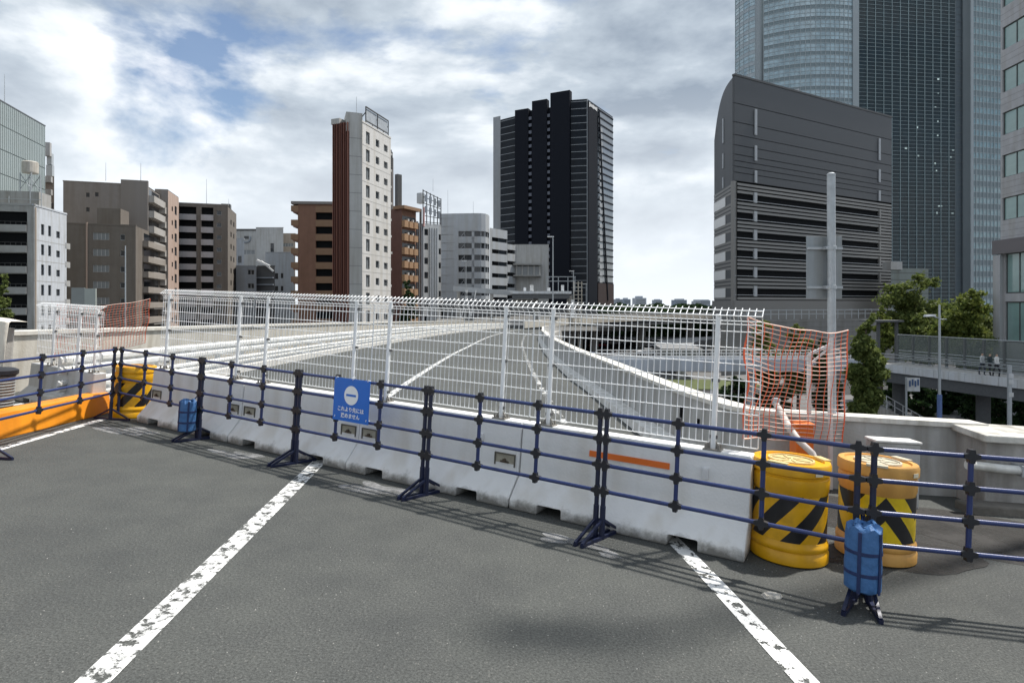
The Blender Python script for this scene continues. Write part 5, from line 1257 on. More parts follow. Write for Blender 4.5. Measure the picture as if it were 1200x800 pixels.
b = MB(o_); p_ = f.p(uM(940), zM, -3)
b.obox((p_.x, p_.y, zM + 0.2), (1.5, 0.4, 0.5), (-0.3, 1.2, 0), (0, 0, 0.9)); b.obox((p_.x + 1.4, p_.y, zM + 0.2), (0.4, 0, 0.3), (0, 0.5, 0), (0, 0, 0.6)); b.build('roof_unit', GP, tM)
for px, h in ((883, 3), (885, 3.6), (878, 2)): antenna(tM, f.p(uM(px), zM - 1.2, -1), h, 0.05)
# boundary wall with railings at its foot
a, c = ray(845, 92), ray(1060, 108)
t = thing('boundary_wall', 'grey banded boundary wall with railings at the foot of the louvred building', 'wall', (a.x, a.y, ZS)); t['_o'] = (a.x, a.y, ZS)
f = Face(t, a, c, ZS, zat(375, 92)); f.wall(MATS['base_grey'])
for z in (364, 369): f.piece('rail', GALV, 0, f.L, zat(z, 92), 0.1, 0.1, 0.1)
for k in range(26): f.piece('post', GALV, k * f.L / 25.2, 0.1, zat(375, 92), 1.6, 0.1, 0.1)
for k in range(4): f.piece('wall_band', LV, 0, f.L, zat(378 + 7 * k, 92), 0.12, 0.06, 0.1)
# low grey annexe
a, c = ray(1044, 118), ray(1088, 120)
t = building('annexe_block', 'low pale annexe between the louvred building and the glass tower', [a, c], zat(314, 118), 8, LG); f = Face(t, a, c, ZS, zat(314, 118)); f.wall(M('annexe_green_grey', (0.22, 0.25, 0.235), 0.7, 0, 0.06, 0.5, streak=0.15))
f.piece('cornice', LG, -0.3, f.L * 0.3, zat(316, 118), 1.6, 0.3, 2); 
for k in range(6): f.piece('panel_joint', FRD, 0, f.L, zat(320 + 8 * k, 118), 0.1, 0.02, 0.05)

# --- N: glass tower
TY = 222; ZT = 150
def tower_section(label_part, pts, glass, mull, vstep, hstep, vw=0.16, hw=0.16, fl_every=3, spand=None):
    b = MB(oT); acc = 0
    for i in range(len(pts) - 1): b.quad((*pts[i], ZS), (*pts[i + 1], ZS), (*pts[i + 1], ZT), (*pts[i], ZT))
    b.build(label_part, glass, tT)
    vb = MB(oT); hb = MB(oT); sb_ = MB(oT); left = 0.0
    for i in range(len(pts) - 1):
        A_, B_ = Vector(pts[i]), Vector(pts[i + 1]); d_ = (B_ - A_).normalized(); n_ = Vector((d_.y, -d_.x)); L = (B_ - A_).length
        u = left
        while u < L:
            q = A_ + d_ * u + n_ * 0.12; vb.obox((q.x, q.y, (ZS + ZT) / 2), Vector((d_.x, d_.y, 0)) * vw / 2, Vector((n_.x, n_.y, 0)) * 0.12, (0, 0, (ZT - ZS) / 2)); u += vstep
        left = u - L; z = ZS; k = 0
        while z < ZT:
            q = (A_ + B_) / 2 + n_ * 0.07; hb.obox((q.x, q.y, z), Vector((d_.x, d_.y, 0)) * L / 2, Vector((n_.x, n_.y, 0)) * 0.07, (0, 0, hw / 2))
            if spand and k % fl_every == 0:
                q2 = (A_ + B_) / 2 + n_ * 0.02; sb_.obox((q2.x, q2.y, z + hstep * 0.5), Vector((d_.x, d_.y, 0)) * L / 2, Vector((n_.x, n_.y, 0)) * 0.02, (0, 0, hstep * 0.46))
            z += hstep; k += 1
    vb.build('mullions', mull, tT, kind='stuff'); hb.build('transoms', mull, tT, kind='stuff')
    if spand: sb_.build('spandrels', spand, tT, kind='stuff')
oT = (*ray(862, TY), ZS)
tT = thing('glass_skyscraper', 'blue-green glass skyscraper rising behind the louvred building', 'skyscraper', oT); tT['_o'] = oT
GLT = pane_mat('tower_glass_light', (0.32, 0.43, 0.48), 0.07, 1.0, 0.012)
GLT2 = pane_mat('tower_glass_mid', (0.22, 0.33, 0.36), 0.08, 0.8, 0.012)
GLK = pane_mat('tower_glass_dark', (0.010, 0.026, 0.034), 0.10, 0.3, 0.02)  # dark teal carries the reflection of dark buildings in this glass
MUL = M('mullion_light', (0.42, 0.47, 0.49), 0.5); MULD = M('mullion_dim', (0.30, 0.38, 0.40), 0.5); COLM = M('tower_column', (0.30, 0.34, 0.36), 0.5, 0, 0.05, 0.1)
SPD = M('spandrel_teal', (0.17, 0.22, 0.24), 0.4)
def arc(px0, px1, Y0, Ym, Y1, n=10): 
    r_ = []
    for i in range(n + 1):
        t_ = i / n; Yv = (1 - t_) ** 2 * Y0 + 2 * t_ * (1 - t_) * Ym + t_ * t_ * Y1; r_.append(ray(px0 + (px1 - px0) * t_, Yv))
    return r_
tower_section('curved_glass', arc(862, 888, 234, 226, 224, 6), GLT, MUL, 2.6, 1.4, 0.09, 0.10, 3, M('spandrel_pale', (0.36, 0.41, 0.44), 0.4))
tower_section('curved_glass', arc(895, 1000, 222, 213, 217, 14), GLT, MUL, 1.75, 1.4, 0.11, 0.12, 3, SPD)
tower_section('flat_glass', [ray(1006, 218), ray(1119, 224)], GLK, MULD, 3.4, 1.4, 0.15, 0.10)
tower_section('recessed_glass', [ray(1119, 226), ray(1139, 227)], M('recess_panel', (0.19, 0.23, 0.26), 0.4, 0.1, 0.1, 0.05), COLM, 9.0, 2.8, 0.1, 0.08)
tower_section('flat_glass', [ray(1139, 222), ray(1180, 226)], GLT2, MUL, 1.75, 2.1, 0.13, 0.13, 2, SPD)
b = MB(oT)
for p0x, p1x, Yc in ((887.5, 895.5, 222.5), (999.5, 1006.5, 216.5), (1137.5, 1141, 221.5)):
    A_, B_ = ray(p0x, Yc), ray(p1x, Yc + 0.5); bb = MB(oT); bb.prism([A_, B_, B_ + Vector((0, 4)), A_ + Vector((0, 4))], ZS, ZT); bb.build('column', COLM, tT)
b = MB(oT); b.prism([ray(863, 238), ray(1000, 232), ray(1179, 231), ray(1150, 262), ray(890, 262)], ZS, ZT - 0.5); b.build('interior', DARK, tT)
LIT = M('lit_ceiling', (0.5, 0.6, 0.6), 0.5, emit=(0.15, 0.19, 0.18)); q = random.Random(4); b = MB(oT)
fd_ = Face(tT, ray(1006, 218), ray(1119, 224), ZS, ZT)
for _ in range(16):
    u = fd_.L * q.choice([0.5, 0.8, 0.83, 0.86, 0.9, 0.6, 0.97]) + q.uniform(-0.6, 0.6); k = q.randrange(8, 36); z = ZS + 2.8 + k * 4.2 / 1.6
    b.obox(fd_.p(u, z, 0.02), Vector((fd_.d.x, fd_.d.y, 0)) * q.uniform(0.2, 0.5), (0, 0.01, 0), (0, 0, q.uniform(0.15, 0.35)))
b.build('lit_windows', LIT, tT, kind='stuff')

# --- O: stone-clad building at the right edge
STN = M('grey_stone', (0.43, 0.43, 0.44), 0.75, 0, 0.12, 1.0, 0.1, 20, streak=0.12)
STN2 = M('brown_stone', (0.17, 0.155, 0.16), 0.75, 0, 0.1, 1.0, 0.1, 20)
TEAL = pane_mat('teal_glass', (0.25, 0.38, 0.36), 0.06, 0.8)
aO = ray(1172.5, 60); bO = aO - vdir(640) * 20
tO = building('office_block', 'stone-clad office block with teal windows at the road corner', [aO, bO], 42, 20, STN, backv=(1, 0.1), coremat=STN2)
f = Face(tO, aO, bO, ZS, 42); holes = []
zpod = zat(283, 60)
for k in range(12):
    z0_ = zat(259, 60) + k * 4.25
    if z0_ + 2 > 41: break
    for j in range(5): holes.append((0.25 + 3.9 * j, 3.55 + 3.9 * j, z0_, z0_ + 2.25))
holes += [(0.6 + 3.9 * j, 3.9 + 3.9 * j, zz, zz + 4.0) for j in range(5) for zz in (zat(344, 60), zat(400, 60))]
f.wall(STN, holes, 0.22)
WT = win_mesh('window', 2, FRD, TEAL, 0.03)
for h in holes: f.win(h, WT, 0.18)
f.piece('cornice_band', STN2, -0.45, f.L + 0.5, zpod - 1.3, 1.4, 0.5, 0.6)
f.piece('corner_pier', STN, -0.45, 0.95, ZS, zpod - ZS - 1.4, 0.42, 0.5)
for k in range(40):
    z = zpod + 0.4 + k * 0.6
    if any(abs(z - h[2] - 1.1) < 1.4 for h in holes[:60]): continue
    f.piece('stone_course', STN2, 0, 8, z, 0.025, 0.006, 0.02)

# ================================================================== PEDESTRIAN BRIDGES AND STREET
BRG = M('bridge_blue_grey', (0.50, 0.54, 0.60), 0.55, 0.1, 0.06, 0.8, streak=0.15)
BRU = M('bridge_underside', (0.10, 0.105, 0.11), 0.7)
zd = CAMH - 5.25                                                # deck level of the footbridges
fb1 = thing('footbridge', 'blue-grey footbridge with white railings crossing the street behind the parapet', 'footbridge', (*ray(712, 51), ZS))
o1 = (*ray(712, 51), ZS)
xa, xb = ray(706, 51).x, ray(1010, 51).x
b = MB(o1); b.box(xa, xb, 51, 54.2, zd - 0.15, zd + 0.02); b.build('deck', CONC, fb1)
b = MB(o1); b.box(xa, xb, 50.9, 51.1, zd - 0.55, zd + 0.45); b.build('girder', BRG, fb1)
b = MB(o1); b.box(xa, xb, 54.1, 54.3, zd - 0.55, zd + 0.45); b.build('girder', BRG, fb1)
for y in (50.95, 54.2):
    b = MB(o1)
    for z in (zd + 0.70, zd + 0.98): b.bar((xa, y, z), (xb, y, z), 0.06, 0.06)
    b.build('handrail', WHITEP, fb1)
    b = MB(o1); k = xa
    while k < xb: b.bar((k, y, zd + 0.3), (k, y, zd + 0.98), 0.035, 0.035); k += 0.45
    b.build('balusters', WHITEP, fb1, kind='stuff')
for px in (716, 880, 985):
    p_ = ray(px, 52.5); b = MB(o1); b.tube([(p_.x, p_.y, ZS), (p_.x, p_.y, zd - 0.2)], 0.35, 14); b.build('column', BRG, fb1, smooth=True)
b = MB(o1); b.bar((xa + 1.0, 49.6, zd - 0.4), (xa + 3.8, 48.4, zd - 1.5), 0.15, 0.3); b.build('stair_stringer', WHITEP, fb1)
# the near footbridge running toward the right-hand office block
n0, n1 = Vector((29.8, 51.5)), Vector((34.3, 36.0)); nd = (n1 - n0).normalized(); nn = Vector((-nd.y, nd.x)); nn = nn if nn.x > 0 else -nn
o2 = (n0.x, n0.y, ZS); fb2 = thing('footbridge', 'wide footbridge with tall glass screens where people walk', 'footbridge', o2)
LEN = (n1 - n0).length
def bp(u, v, z): q = n0 + nd * u + nn * v; return Vector((q.x, q.y, z))
b = MB(o2); b.add([bp(0, 0, zd - 0.2), bp(LEN, 0, zd - 0.2), bp(LEN, 4.5, zd - 0.2), bp(0, 4.5, zd - 0.2), bp(0, 0, zd), bp(LEN, 0, zd), bp(LEN, 4.5, zd), bp(0, 4.5, zd)], [(0, 1, 2, 3), (7, 6, 5, 4), (0, 4, 5, 1), (1, 5, 6, 2), (2, 6, 7, 3), (3, 7, 4, 0)]); b.build('deck', CONC, fb2)
PALEB = M('pale_band', (0.62, 0.64, 0.66), 0.6, 0, 0.06, 2, streak=0.15)
npan = 14
for k in range(npan):
    u0 = LEN * k / npan; b = MB(o2); b.bar(bp(u0 + 0.01, -0.05, zd - 0.05), bp(u0 + LEN / npan - 0.01, -0.05, zd - 0.05), 0.12, 0.62); b.build('edge_panel', PALEB, fb2)
b = MB(o2); b.bar(bp(0, 0.3, zd - 0.75), bp(LEN, 0.3, zd - 0.75), 0.5, 0.9); b.build('girder', BRU, fb2)
b = MB(o2); b.bar(bp(0, 4.2, zd - 0.75), bp(LEN, 4.2, zd - 0.75), 0.5, 0.9); b.build('girder', BRU, fb2)
for v in (0.05, 4.4):
    b = MB(o2)
    for z in (0.55, 0.85, 1.1): b.bar(bp(0, v + 0.05, zd + z), bp(LEN, v + 0.05, zd + z), 0.05, 0.05)
    b.build('handrail', GALV, fb2)
GSC = M('screen_glass', (0.16, 0.19, 0.18), 0.1); GSC.node_tree.nodes['Principled BSDF'].inputs['Alpha'].default_value = 0.45
nps = 11
for k in range(nps + 1):
    u0 = LEN * k / nps; b = MB(o2); b.bar(bp(u0, 4.45, zd), bp(u0, 4.45, zd + 2.45), 0.16, 0.16); b.build('screen_post', M('post_dark', (0.10, 0.11, 0.11), 0.5), fb2)
    if k < nps: b = MB(o2); b.bar(bp(u0 + 0.1, 4.45, zd + 1.3), bp(u0 + LEN / nps - 0.1, 4.45, zd + 1.3), 0.02, 2.2); b.build('screen_panel', GSC, fb2)
b = MB(o2); b.bar(bp(0, 4.45, zd + 2.48), bp(LEN, 4.45, zd + 2.48), 0.08, 0.06); b.build('top_rail', GALV, fb2)
for u in (2.0, LEN * 0.55): p_ = bp(u, 2.2, 0); b = MB(o2); b.tube([(p_.x, p_.y, ZS), (p_.x, p_.y, zd - 0.9)], 0.45, 14); b.build('column', BRU, fb2, smooth=True)
# shelter beside the bridge head
sh = ray(1033, 56); t = thing('bridge_shelter', 'small flat-roofed shelter at the head of the footbridge', 'shelter', (sh.x, sh.y, ZS))
b = MB(); b.box(-1.6, 1.6, -0.8, 0.8, zat(377, 56) - ZS, zat(375, 56) - ZS); b.build('roof', BRU, t)
for x in (-1.4, -0.3, 1.4): b = MB(); b.box(x - 0.12, x + 0.12, -0.1, 0.1, 0, zat(377, 56) - ZS); b.build('post', BRU, t)

# people on the footbridge
def person(px, Y, label, shirt, trousers, hair, dx=0.0, stride=0.12, h=1.66, arm=0.0):
    p_ = ray(px, Y); s = h / 1.7
    me = bpy.data.meshes.new('person')
    V = [(0, 0, .92), (0, 0, 1.12), (0, 0, 1.36), (0, 0, 1.47), (0, -.01, 1.53), (0, -.015, 1.62), (.09, 0, .88), (.10, -stride, .48), (.10, -stride * .6, .07), (.10, -stride * .6 - .13, .03), (-.09, 0, .88), (-.10, stride, .48), (-.10, stride * 1.3, .08), (-.10, stride * 1.3 - .13, .03),
         (.17, 0, 1.38), (.22, .05 + arm, 1.12), (.22, -.05 - arm, .9), (-.17, 0, 1.38), (-.22, -.04, 1.12), (-.22, -.12, .92), (.22, -.08 - arm, .82), (-.22, -.15, .84)]
    E = [(0, 1), (1, 2), (2, 3), (3, 4), (4, 5), (0, 6), (6, 7), (7, 8), (8, 9), (0, 10), (10, 11), (11, 12), (12, 13), (2, 14), (14, 15), (15, 16), (2, 17), (17, 18), (18, 19), (16, 20), (19, 21)]
    rad = [.14, .125, .145, .06, .075, .095, .085, .062, .045, .04, .085, .062, .045, .04, .06, .045, .038, .06, .045, .038, .035, .035]
    me.from_pydata([tuple(c * s for c in v) for v in V], E, [])
    o = bpy.data.objects.new('person', me); COL.objects.link(o); o.location = (p_.x, p_.y, zd); o.rotation_euler.z = dx
    sk = o.modifiers.new('skin', 'SKIN'); 
    if not me.skin_vertices: 
        bm = bmesh.new(); bm.from_mesh(me); bm.verts.layers.skin.verify(); bm.to_mesh(me); bm.free()
    for i, sv in enumerate(me.skin_vertices[0].data): sv.radius = (rad[i] * s, rad[i] * s * .85); sv.use_root = (i == 0)
    ss = o.modifiers.new('sub', 'SUBSURF'); ss.levels = 1; ss.render_levels = 1
    m = bpy.data.materials.new('clothes'); m.use_nodes = True; nt = m.node_tree; bs = nt.nodes['Principled BSDF']; bs.inputs['Roughness'].default_value = 0.8
    tc = N(nt, 'ShaderNodeTexCoord'); sp = N(nt, 'ShaderNodeSeparateXYZ'); nt.links.new(tc.outputs['Object'], sp.inputs[0])
    mr = mathn(nt, 'DIVIDE', sp.outputs[2], 1.75 * s); rp = N(nt, 'ShaderNodeValToRGB'); nt.links.new(mr, rp.inputs[0]); cr = rp.color_ramp; cr.interpolation = 'CONSTANT'
    cr.elements[0].position = 0; cr.elements[0].color = (0.03, 0.03, 0.03, 1); cr.elements[1].position = 0.045; cr.elements[1].color = trousers + (1,)
    for ps, cc in ((0.53, shirt), (0.83, (0.45, 0.28, 0.20)), (0.925, hair)): e = cr.elements.new(ps); e.color = cc + (1,)
    nt.links.new(rp.outputs[0], bs.inputs['Base Color']); me.materials.append(m)
    tag(o, label, 'person', 'people on the footbridge')
person(1151, 43.5, 'person in a pale top walking ahead on the footbridge', (0.5, 0.52, 0.52), (0.05, 0.06, 0.08), (0.02, 0.015, 0.012), 0.3)
person(1160, 43.0, 'person in dark clothes walking in the middle of the group on the footbridge', (0.03, 0.045, 0.05), (0.025, 0.025, 0.03), (0.02, 0.015, 0.012), 0.2, -0.1)
person(1168, 42.2, 'taller person in a white top and dark trousers at the rear of the group', (0.62, 0.62, 0.6), (0.02, 0.02, 0.025), (0.02, 0.015, 0.012), 0.35, 0.14, 1.72)

# ------------------------------------------------------------------ trees
LEAF1 = leaf_mat('leaf_mid', (0.07, 0.105, 0.03), (0.20, 0.235, 0.065))
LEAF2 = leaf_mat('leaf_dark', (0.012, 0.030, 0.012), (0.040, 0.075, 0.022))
LEAF3 = leaf_mat('leaf_bright', (0.08, 0.12, 0.028), (0.23, 0.26, 0.06))
BARK = M('bark', (0.09, 0.07, 0.055), 0.9, 0, 0.3, 6, 0.4, 20)
def tree(name, label, base, h, clumps, nleaf, ls, mat, group='street trees', seed=1, trunk_r=0.16, cat='tree'):
    q = random.Random(seed); t = thing(name, label, cat, base, 0, group)
    b = MB(); b.tube([(0, 0, -0.1), (0.05, 0.03, h * 0.35), (-0.04, 0.02, h * 0.7)], [trunk_r, trunk_r * 0.7, trunk_r * 0.35], 9); b.build('trunk', BARK, t, smooth=True)
    b = MB()
    for (cx_, cy_, cz_, rx_, ry_, rz_) in clumps: b.tube([(0, 0, max(h * 0.25, cz_ - rz_ * 2)), (cx_ * 0.5, cy_ * 0.5, cz_ - rz_ * 0.6), (cx_, cy_, cz_ + 0.2 * rz_)], [trunk_r * 0.5, trunk_r * 0.3, 0.02], 5)
    b.build('limbs', BARK, t)
    vs = []; fs = []; tot = sum(c[3] * c[4] * c[5] for c in clumps) ; 
    for c in clumps:
        n = max(20, int(nleaf * c[3] * c[4] * c[5] / tot)); subs = []
        for _ in range(max(5, n // 60)):
            while True:
                v = Vector((q.uniform(-1, 1), q.uniform(-1, 1), q.uniform(-1, 1)))
                if 0.35 < v.length < 1: break
            subs.append((Vector((c[0] + v.x * c[3], c[1] + v.y * c[4], c[2] + v.z * c[5])), q.uniform(0.12, 0.30) * (c[3] + c[4] + c[5]) / 3))
        for _ in range(n):
            s0, sr = q.choice(subs); p = s0 + Vector((q.gauss(0, 1), q.gauss(0, 1), q.gauss(0, 0.75))) * sr * 0.75
            a = Vector((q.gauss(0, 1), q.gauss(0, 1), q.gauss(0, 1))).normalized(); c2 = a.cross(Vector((q.gauss(0, 1), q.gauss(0, 1), q.gauss(0, 1)))).normalized()
            k = ls * q.uniform(0.6, 1.3); i0 = len(vs)
            vs += [tuple(p - a * k), tuple(p + c2 * k * 0.5), tuple(p + a * k), tuple(p - c2 * k * 0.5)]; fs.append((i0, i0 + 1, i0 + 2, i0 + 3))
    me = bpy.data.meshes.new('crown'); me.from_pydata(vs, [], fs); me.materials.append(mat); o = bpy.data.objects.new('crown', me); COL.objects.link(o); o.parent = t
    return t
def tree_px(label, px, Y, top, wpx, mat, seed, n=9000, ls=0.14, low=0.25, base_py=None, name='street_tree', group='street trees'):
    n = int(n * 2.4); ls *= 1.25
    p_ = ray(px, Y); H = zat(top, Y) - ZS; hw = wpx / 2 / F * Y; q = random.Random(seed * 31); cl = []
    zlow = H * low
    for k in range(9):
        t_ = (k + 0.5) / 9; zz = zlow + (H - zlow) * t_; w_ = hw * (1.0 - 0.75 * max(0, t_ - 0.35) ** 1.2) * (0.7 if t_ < 0.15 else 1)
        for j in range(2 if t_ < 0.8 else 1):
            a = q.uniform(0, 6.28); rr = w_ * q.uniform(0.2, 0.55); cl.append((rr * math.cos(a), rr * math.sin(a), zz - (H - zlow) * 0.04, w_ * q.uniform(0.42, 0.62), w_ * q.uniform(0.42, 0.62), (H - zlow) * q.uniform(0.07, 0.11)))
    return tree(name, label, (p_.x, p_.y, ZS), H, cl, n, ls, mat, group, seed)
tree_px('tall broad tree behind the footbridge in front of the glass tower', 1078, 68, 321, 100, LEAF1, 1, 14000, 0.16, 0.35)
tree_px('bushy tree behind the footbridge screens next to the broad tree', 1128, 62, 341, 82, LEAF3, 2, 11000, 0.15, 0.35)
tree_px('dense tree between the broad tree and the office block', 1150, 74, 350, 60, LEAF1, 12, 7000, 0.16, 0.3)
tree_px('slender conical tree standing between the two footbridges', 1013, 40, 366, 46, LEAF1, 3, 13000, 0.12, 0.30)
tree_px('low green tree seen behind the sagging orange net', 896, 60, 372, 44, LEAF3, 4, 6000, 0.15, 0.3)
tree_px('green tree behind the sign pole at the wall foot', 935, 62, 378, 46, LEAF1, 5, 6000, 0.15, 0.25)
tree_px('round shrub-like tree by the shelter', 1033, 66, 358, 30, LEAF3, 6, 4000, 0.14, 0.5)
tree_px('dark tree under the orange net by the footbridge', 965, 46, 395, 44, LEAF2, 9, 6000, 0.13, 0.2)
tree_px('tree at the left road edge beside the balconied apartments', 2, 62, 322, 26, LEAF1, 7, 6000, 0.13, 0.3)
tree_px('small tree in front of the silver office block', 478, 118, 325, 24, LEAF2, 8, 3000, 0.2, 0.3)
# dark planting under the near footbridge and on the traffic island
k = 0
for px, Y, top, wpx in ((1052, 62, 436, 40), (1082, 58, 440, 44), (1112, 60, 438, 46), (1145, 57, 442, 44), (1172, 52, 445, 46), (1200, 48, 450, 44), (905, 58, 428, 50), (860, 62, 440, 44)):
    k += 1
    tree_px(['dark shrub beside the stair rail under the near footbridge', 'dark shrub behind the street sign', 'dark shrub behind the lamp post', 'dark shrub beyond the lamp post', 'dark shrub near the white car', 'dark shrub at the office block foot', 'dark shrub under the footbridge behind the net', 'dark shrub under the footbridge near the lawn'][k - 1], px, Y, top, wpx, LEAF2, 40 + k, 3500, 0.15, 0.05, name='shrub', group='dark shrubs under the footbridges')
# lawn on the traffic island
p_ = ray(812, 82); b = MB(); n = 30
b.add([(p_.x + 9 * math.cos(6.283 * i / n), p_.y + 5 * math.sin(6.283 * i / n), ZS + 0.12) for i in range(n)] + [(p_.x + 9.05 * math.cos(6.283 * i / n), p_.y + 5.05 * math.sin(6.283 * i / n), ZS - 0.05) for i in range(n)], [tuple(range(n))] + [(i, n + i, n + (i + 1) % n, (i + 1) % n) for i in range(n)])
struct(b.build('lawn', M('grass_green', (0.075, 0.092, 0.026), 0.9, 0, 0.3, 2, 0.6, 10)))
# pavement round it
p_ = ray(800, 88); b = MB(); b.add([(p_.x + 15 * math.cos(6.283 * i / n), p_.y + 9 * math.sin(6.283 * i / n), ZS + 0.06) for i in range(n)], [tuple(range(n))]); struct(b.build('pavement', M('pavement_grey', (0.15, 0.148, 0.145), 0.9, 0, 0.1, 0.5, 0.2, 5)))
p_ = ray(1110, 58); b = MB(); b.box(p_.x - 22, p_.x + 8, 46, 72, ZS - 0.02, ZS + 0.14); struct(b.build('pavement', MATS['pavement_grey']))

# ------------------------------------------------------------------ street lamp, signs, stair, cars in the street
p_ = ray(1101, 38); t = thing('street_lamp', 'grey street lamp with a blue-wrapped base beside the near footbridge', 'lamp post', (p_.x, p_.y, ZS)); H = zat(357, 38) - ZS
b = MB(); b.tube([(0, 0, 0), (0, 0, H)], [0.11, 0.06], 12); b.build('pole', GALV, t, smooth=True)
b = MB(); b.tube([(0, 0, -0.0), (0, 0, zat(462, 38) - ZS)], 0.14, 12); b.build('blue_wrap', M('wrap_blue', (0.10, 0.16, 0.34), 0.6), t)
b = MB(); b.tube([(0, 0, zat(374, 38) - ZS), (0.45, 0, zat(374, 38) - ZS)], 0.03, 6); b.tube([(0, 0, zat(373, 38) - ZS), (-0.35, 0, zat(371, 38) - ZS)], 0.035, 6); b.build('arm', GALV, t)
z_ = zat(371, 38) - ZS; b = MB(); b.add([(-0.95, -0.15, z_), (-0.3, -0.12, z_ + 0.02), (-0.3, 0.12, z_ + 0.02), (-0.95, 0.15, z_), (-0.9, -0.1, z_ + 0.13), (-0.32, -0.1, z_ + 0.14), (-0.32, 0.1, z_ + 0.14), (-0.9, 0.1, z_ + 0.13)], [(0, 3, 2, 1), (4, 5, 6, 7), (0, 1, 5, 4), (1, 2, 6, 5), (2, 3, 7, 6), (3, 0, 4, 7)]); b.build('lamp_head', PALEB, t)
p_ = ray(1062, 42); t = thing('street_sign', 'white street sign board on a grey post under the near footbridge', 'sign', (p_.x, p_.y, ZS))
b = MB(); b.tube([(0, 0, 0), (0, 0, zat(442, 42) - ZS)], 0.07, 10); b.build('post', GALV, t, smooth=True)
b = MB(); b.bar((0, -0.1, zat(450, 42) - ZS), (0.78, -0.25, zat(450, 42) - ZS), 0.04, 0.95); sb2 = b.build('board', PALEB, t)
b = MB()
for k_ in range(4): b.bar((0.1 + 0.17 * k_, -0.165 - 0.033 * k_, zat(449, 42) - ZS + 0.1 * (k_ % 2)), (0.19 + 0.17 * k_, -0.182 - 0.033 * k_, zat(449, 42) - ZS + 0.1 * (k_ % 2)), 0.04, 0.42)
b.build('marking', M('sign_navy', (0.05, 0.10, 0.22), 0.5), sb2)
p_ = ray(1183, 34); t = thing('utility_post', 'weathered grey post with small plates beside the white car', 'post', (p_.x, p_.y, ZS))
b = MB(); b.tube([(0, 0, 0), (0, 0, zat(428, 34) - ZS)], 0.11, 10); b.build('pole', GALV, t, smooth=True)
for py in (440, 447, 462): b = MB(); b.box(-0.12, 0.12, -0.14, -0.1, zat(py, 34) - ZS - 0.12, zat(py, 34) - ZS + 0.12); b.build('plate', PALEB, t)
p_ = ray(1030, 50); t = thing('street_stair', 'metal-railed stair going down to the street beneath the footbridge', 'stair', (p_.x, p_.y, ZS))
for k_ in range(12): b = MB(); b.box(k_ * 0.34, k_ * 0.34 + 0.36, -1, 1, 0, 2.5 - k_ * 0.2); b.build('step', CONC, t)
for y in (-1, 1):
    b = MB(); b.bar((0, y, 3.6), (4.1, y, 1.2), 0.06, 0.06); b.bar((0, y, 3.1), (4.1, y, 0.7), 0.05, 0.05)
    for k_ in range(7): b.bar((k_ * 0.68, y, 2.5 - k_ * 0.4), (k_ * 0.68, y, 3.6 - k_ * 0.4), 0.05, 0.05)
    b.build('handrail', PALEB, t)
def car(px, Y, rz, label, col, van=False):
    p_ = ray(px, Y); t = thing('parked_car' if not van else 'van', label, 'car' if not van else 'van', (p_.x, p_.y, ZS), rz, 'vehicles in the street')
    m = M('car_' + col[0], col[1], 0.3, 0, 0.03, 1, spec=0.6); top = 1.95 if van else 1.45
    side = [(-2.1, 0.35), (-2.15, 0.7), (-2.0, 0.95), (-1.2, 1.0), (1.5, 1.0), (2.1, 0.92), (2.15, 0.5), (2.1, 0.35)]
    b = MB(); n = len(side)
    b.add([(x, -0.82, z) for x, z in side] + [(x, 0.82, z) for x, z in side], [tuple(range(n)), tuple(range(n, 2 * n))[::-1]] + [(i, n + i, n + (i + 1) % n, (i + 1) % n) for i in range(n)]); b.build('body', m, t, fix=True, bevel=0.06)
    cab = [(-1.25, 0.98), (-0.65, top), (1.2, top), (1.75, 0.98)] if not van else [(-1.9, 0.95), (-1.3, top), (2.0, top), (2.1, 0.95)]
    b = MB(); b.add([(x, -0.74 + 0.08 * (z > 1.1), z) for x, z in cab] + [(x, 0.74 - 0.08 * (z > 1.1), z) for x, z in cab], [(0, 1, 2, 3), (7, 6, 5, 4), (0, 4, 5, 1), (1, 5, 6, 2), (2, 6, 7, 3)]); b.build('cabin_glass', GL_D, t, fix=True)
    b = MB(); b.box(cab[1][0] + 0.05, cab[2][0] - 0.05, -0.66, 0.66, top - 0.02, top + 0.05); b.build('roof', m, t, bevel=0.03)
    for x in (-1.35, 1.35):
        for y in (-0.78, 0.78): b = MB(); b.tube([(x, y - 0.1, 0.32), (x, y + 0.1, 0.32)], 0.32, 16); b.build('wheel', JOINT, t)
    for y in (-0.6, 0.6): b = MB(); b.box(-2.17, -2.1, y - 0.18, y + 0.18, 0.62, 0.78); b.build('headlight', PALEB, t)
car(1196, 44, 2.6, 'white car under the near footbridge by the utility post', ('white', (0.75, 0.76, 0.77)))
car(948, 50, 0.1, 'white car seen low through the orange net', ('white', (0.75, 0.76, 0.77)))
for i, (px, Y, rz, lab, c, v) in enumerate([(700, 150, 0.4, 'red car under the far viaduct', ('red', (0.35, 0.03, 0.03)), False), (722, 160, 0.3, 'silver van under the far viaduct', ('silver', (0.5, 0.5, 0.5)), True), (742, 158, 0.2, 'black car under the far viaduct', ('black', (0.02, 0.02, 0.02)), False),
        (768, 150, 0.3, 'white van beside the viaduct pier', ('white', (0.75, 0.76, 0.77)), True), (800, 140, 0.2, 'grey car at the open end of the viaduct', ('grey', (0.2, 0.2, 0.2)), False), (758, 128, 0.1, 'white car on the street beyond the footbridge', ('white', (0.75, 0.76, 0.77)), False), (690, 118, 0.1, 'dark blue car on the street beside the parapet', ('blue', (0.03, 0.05, 0.12)), False)]):
    car(px, Y, rz, lab, c, v)

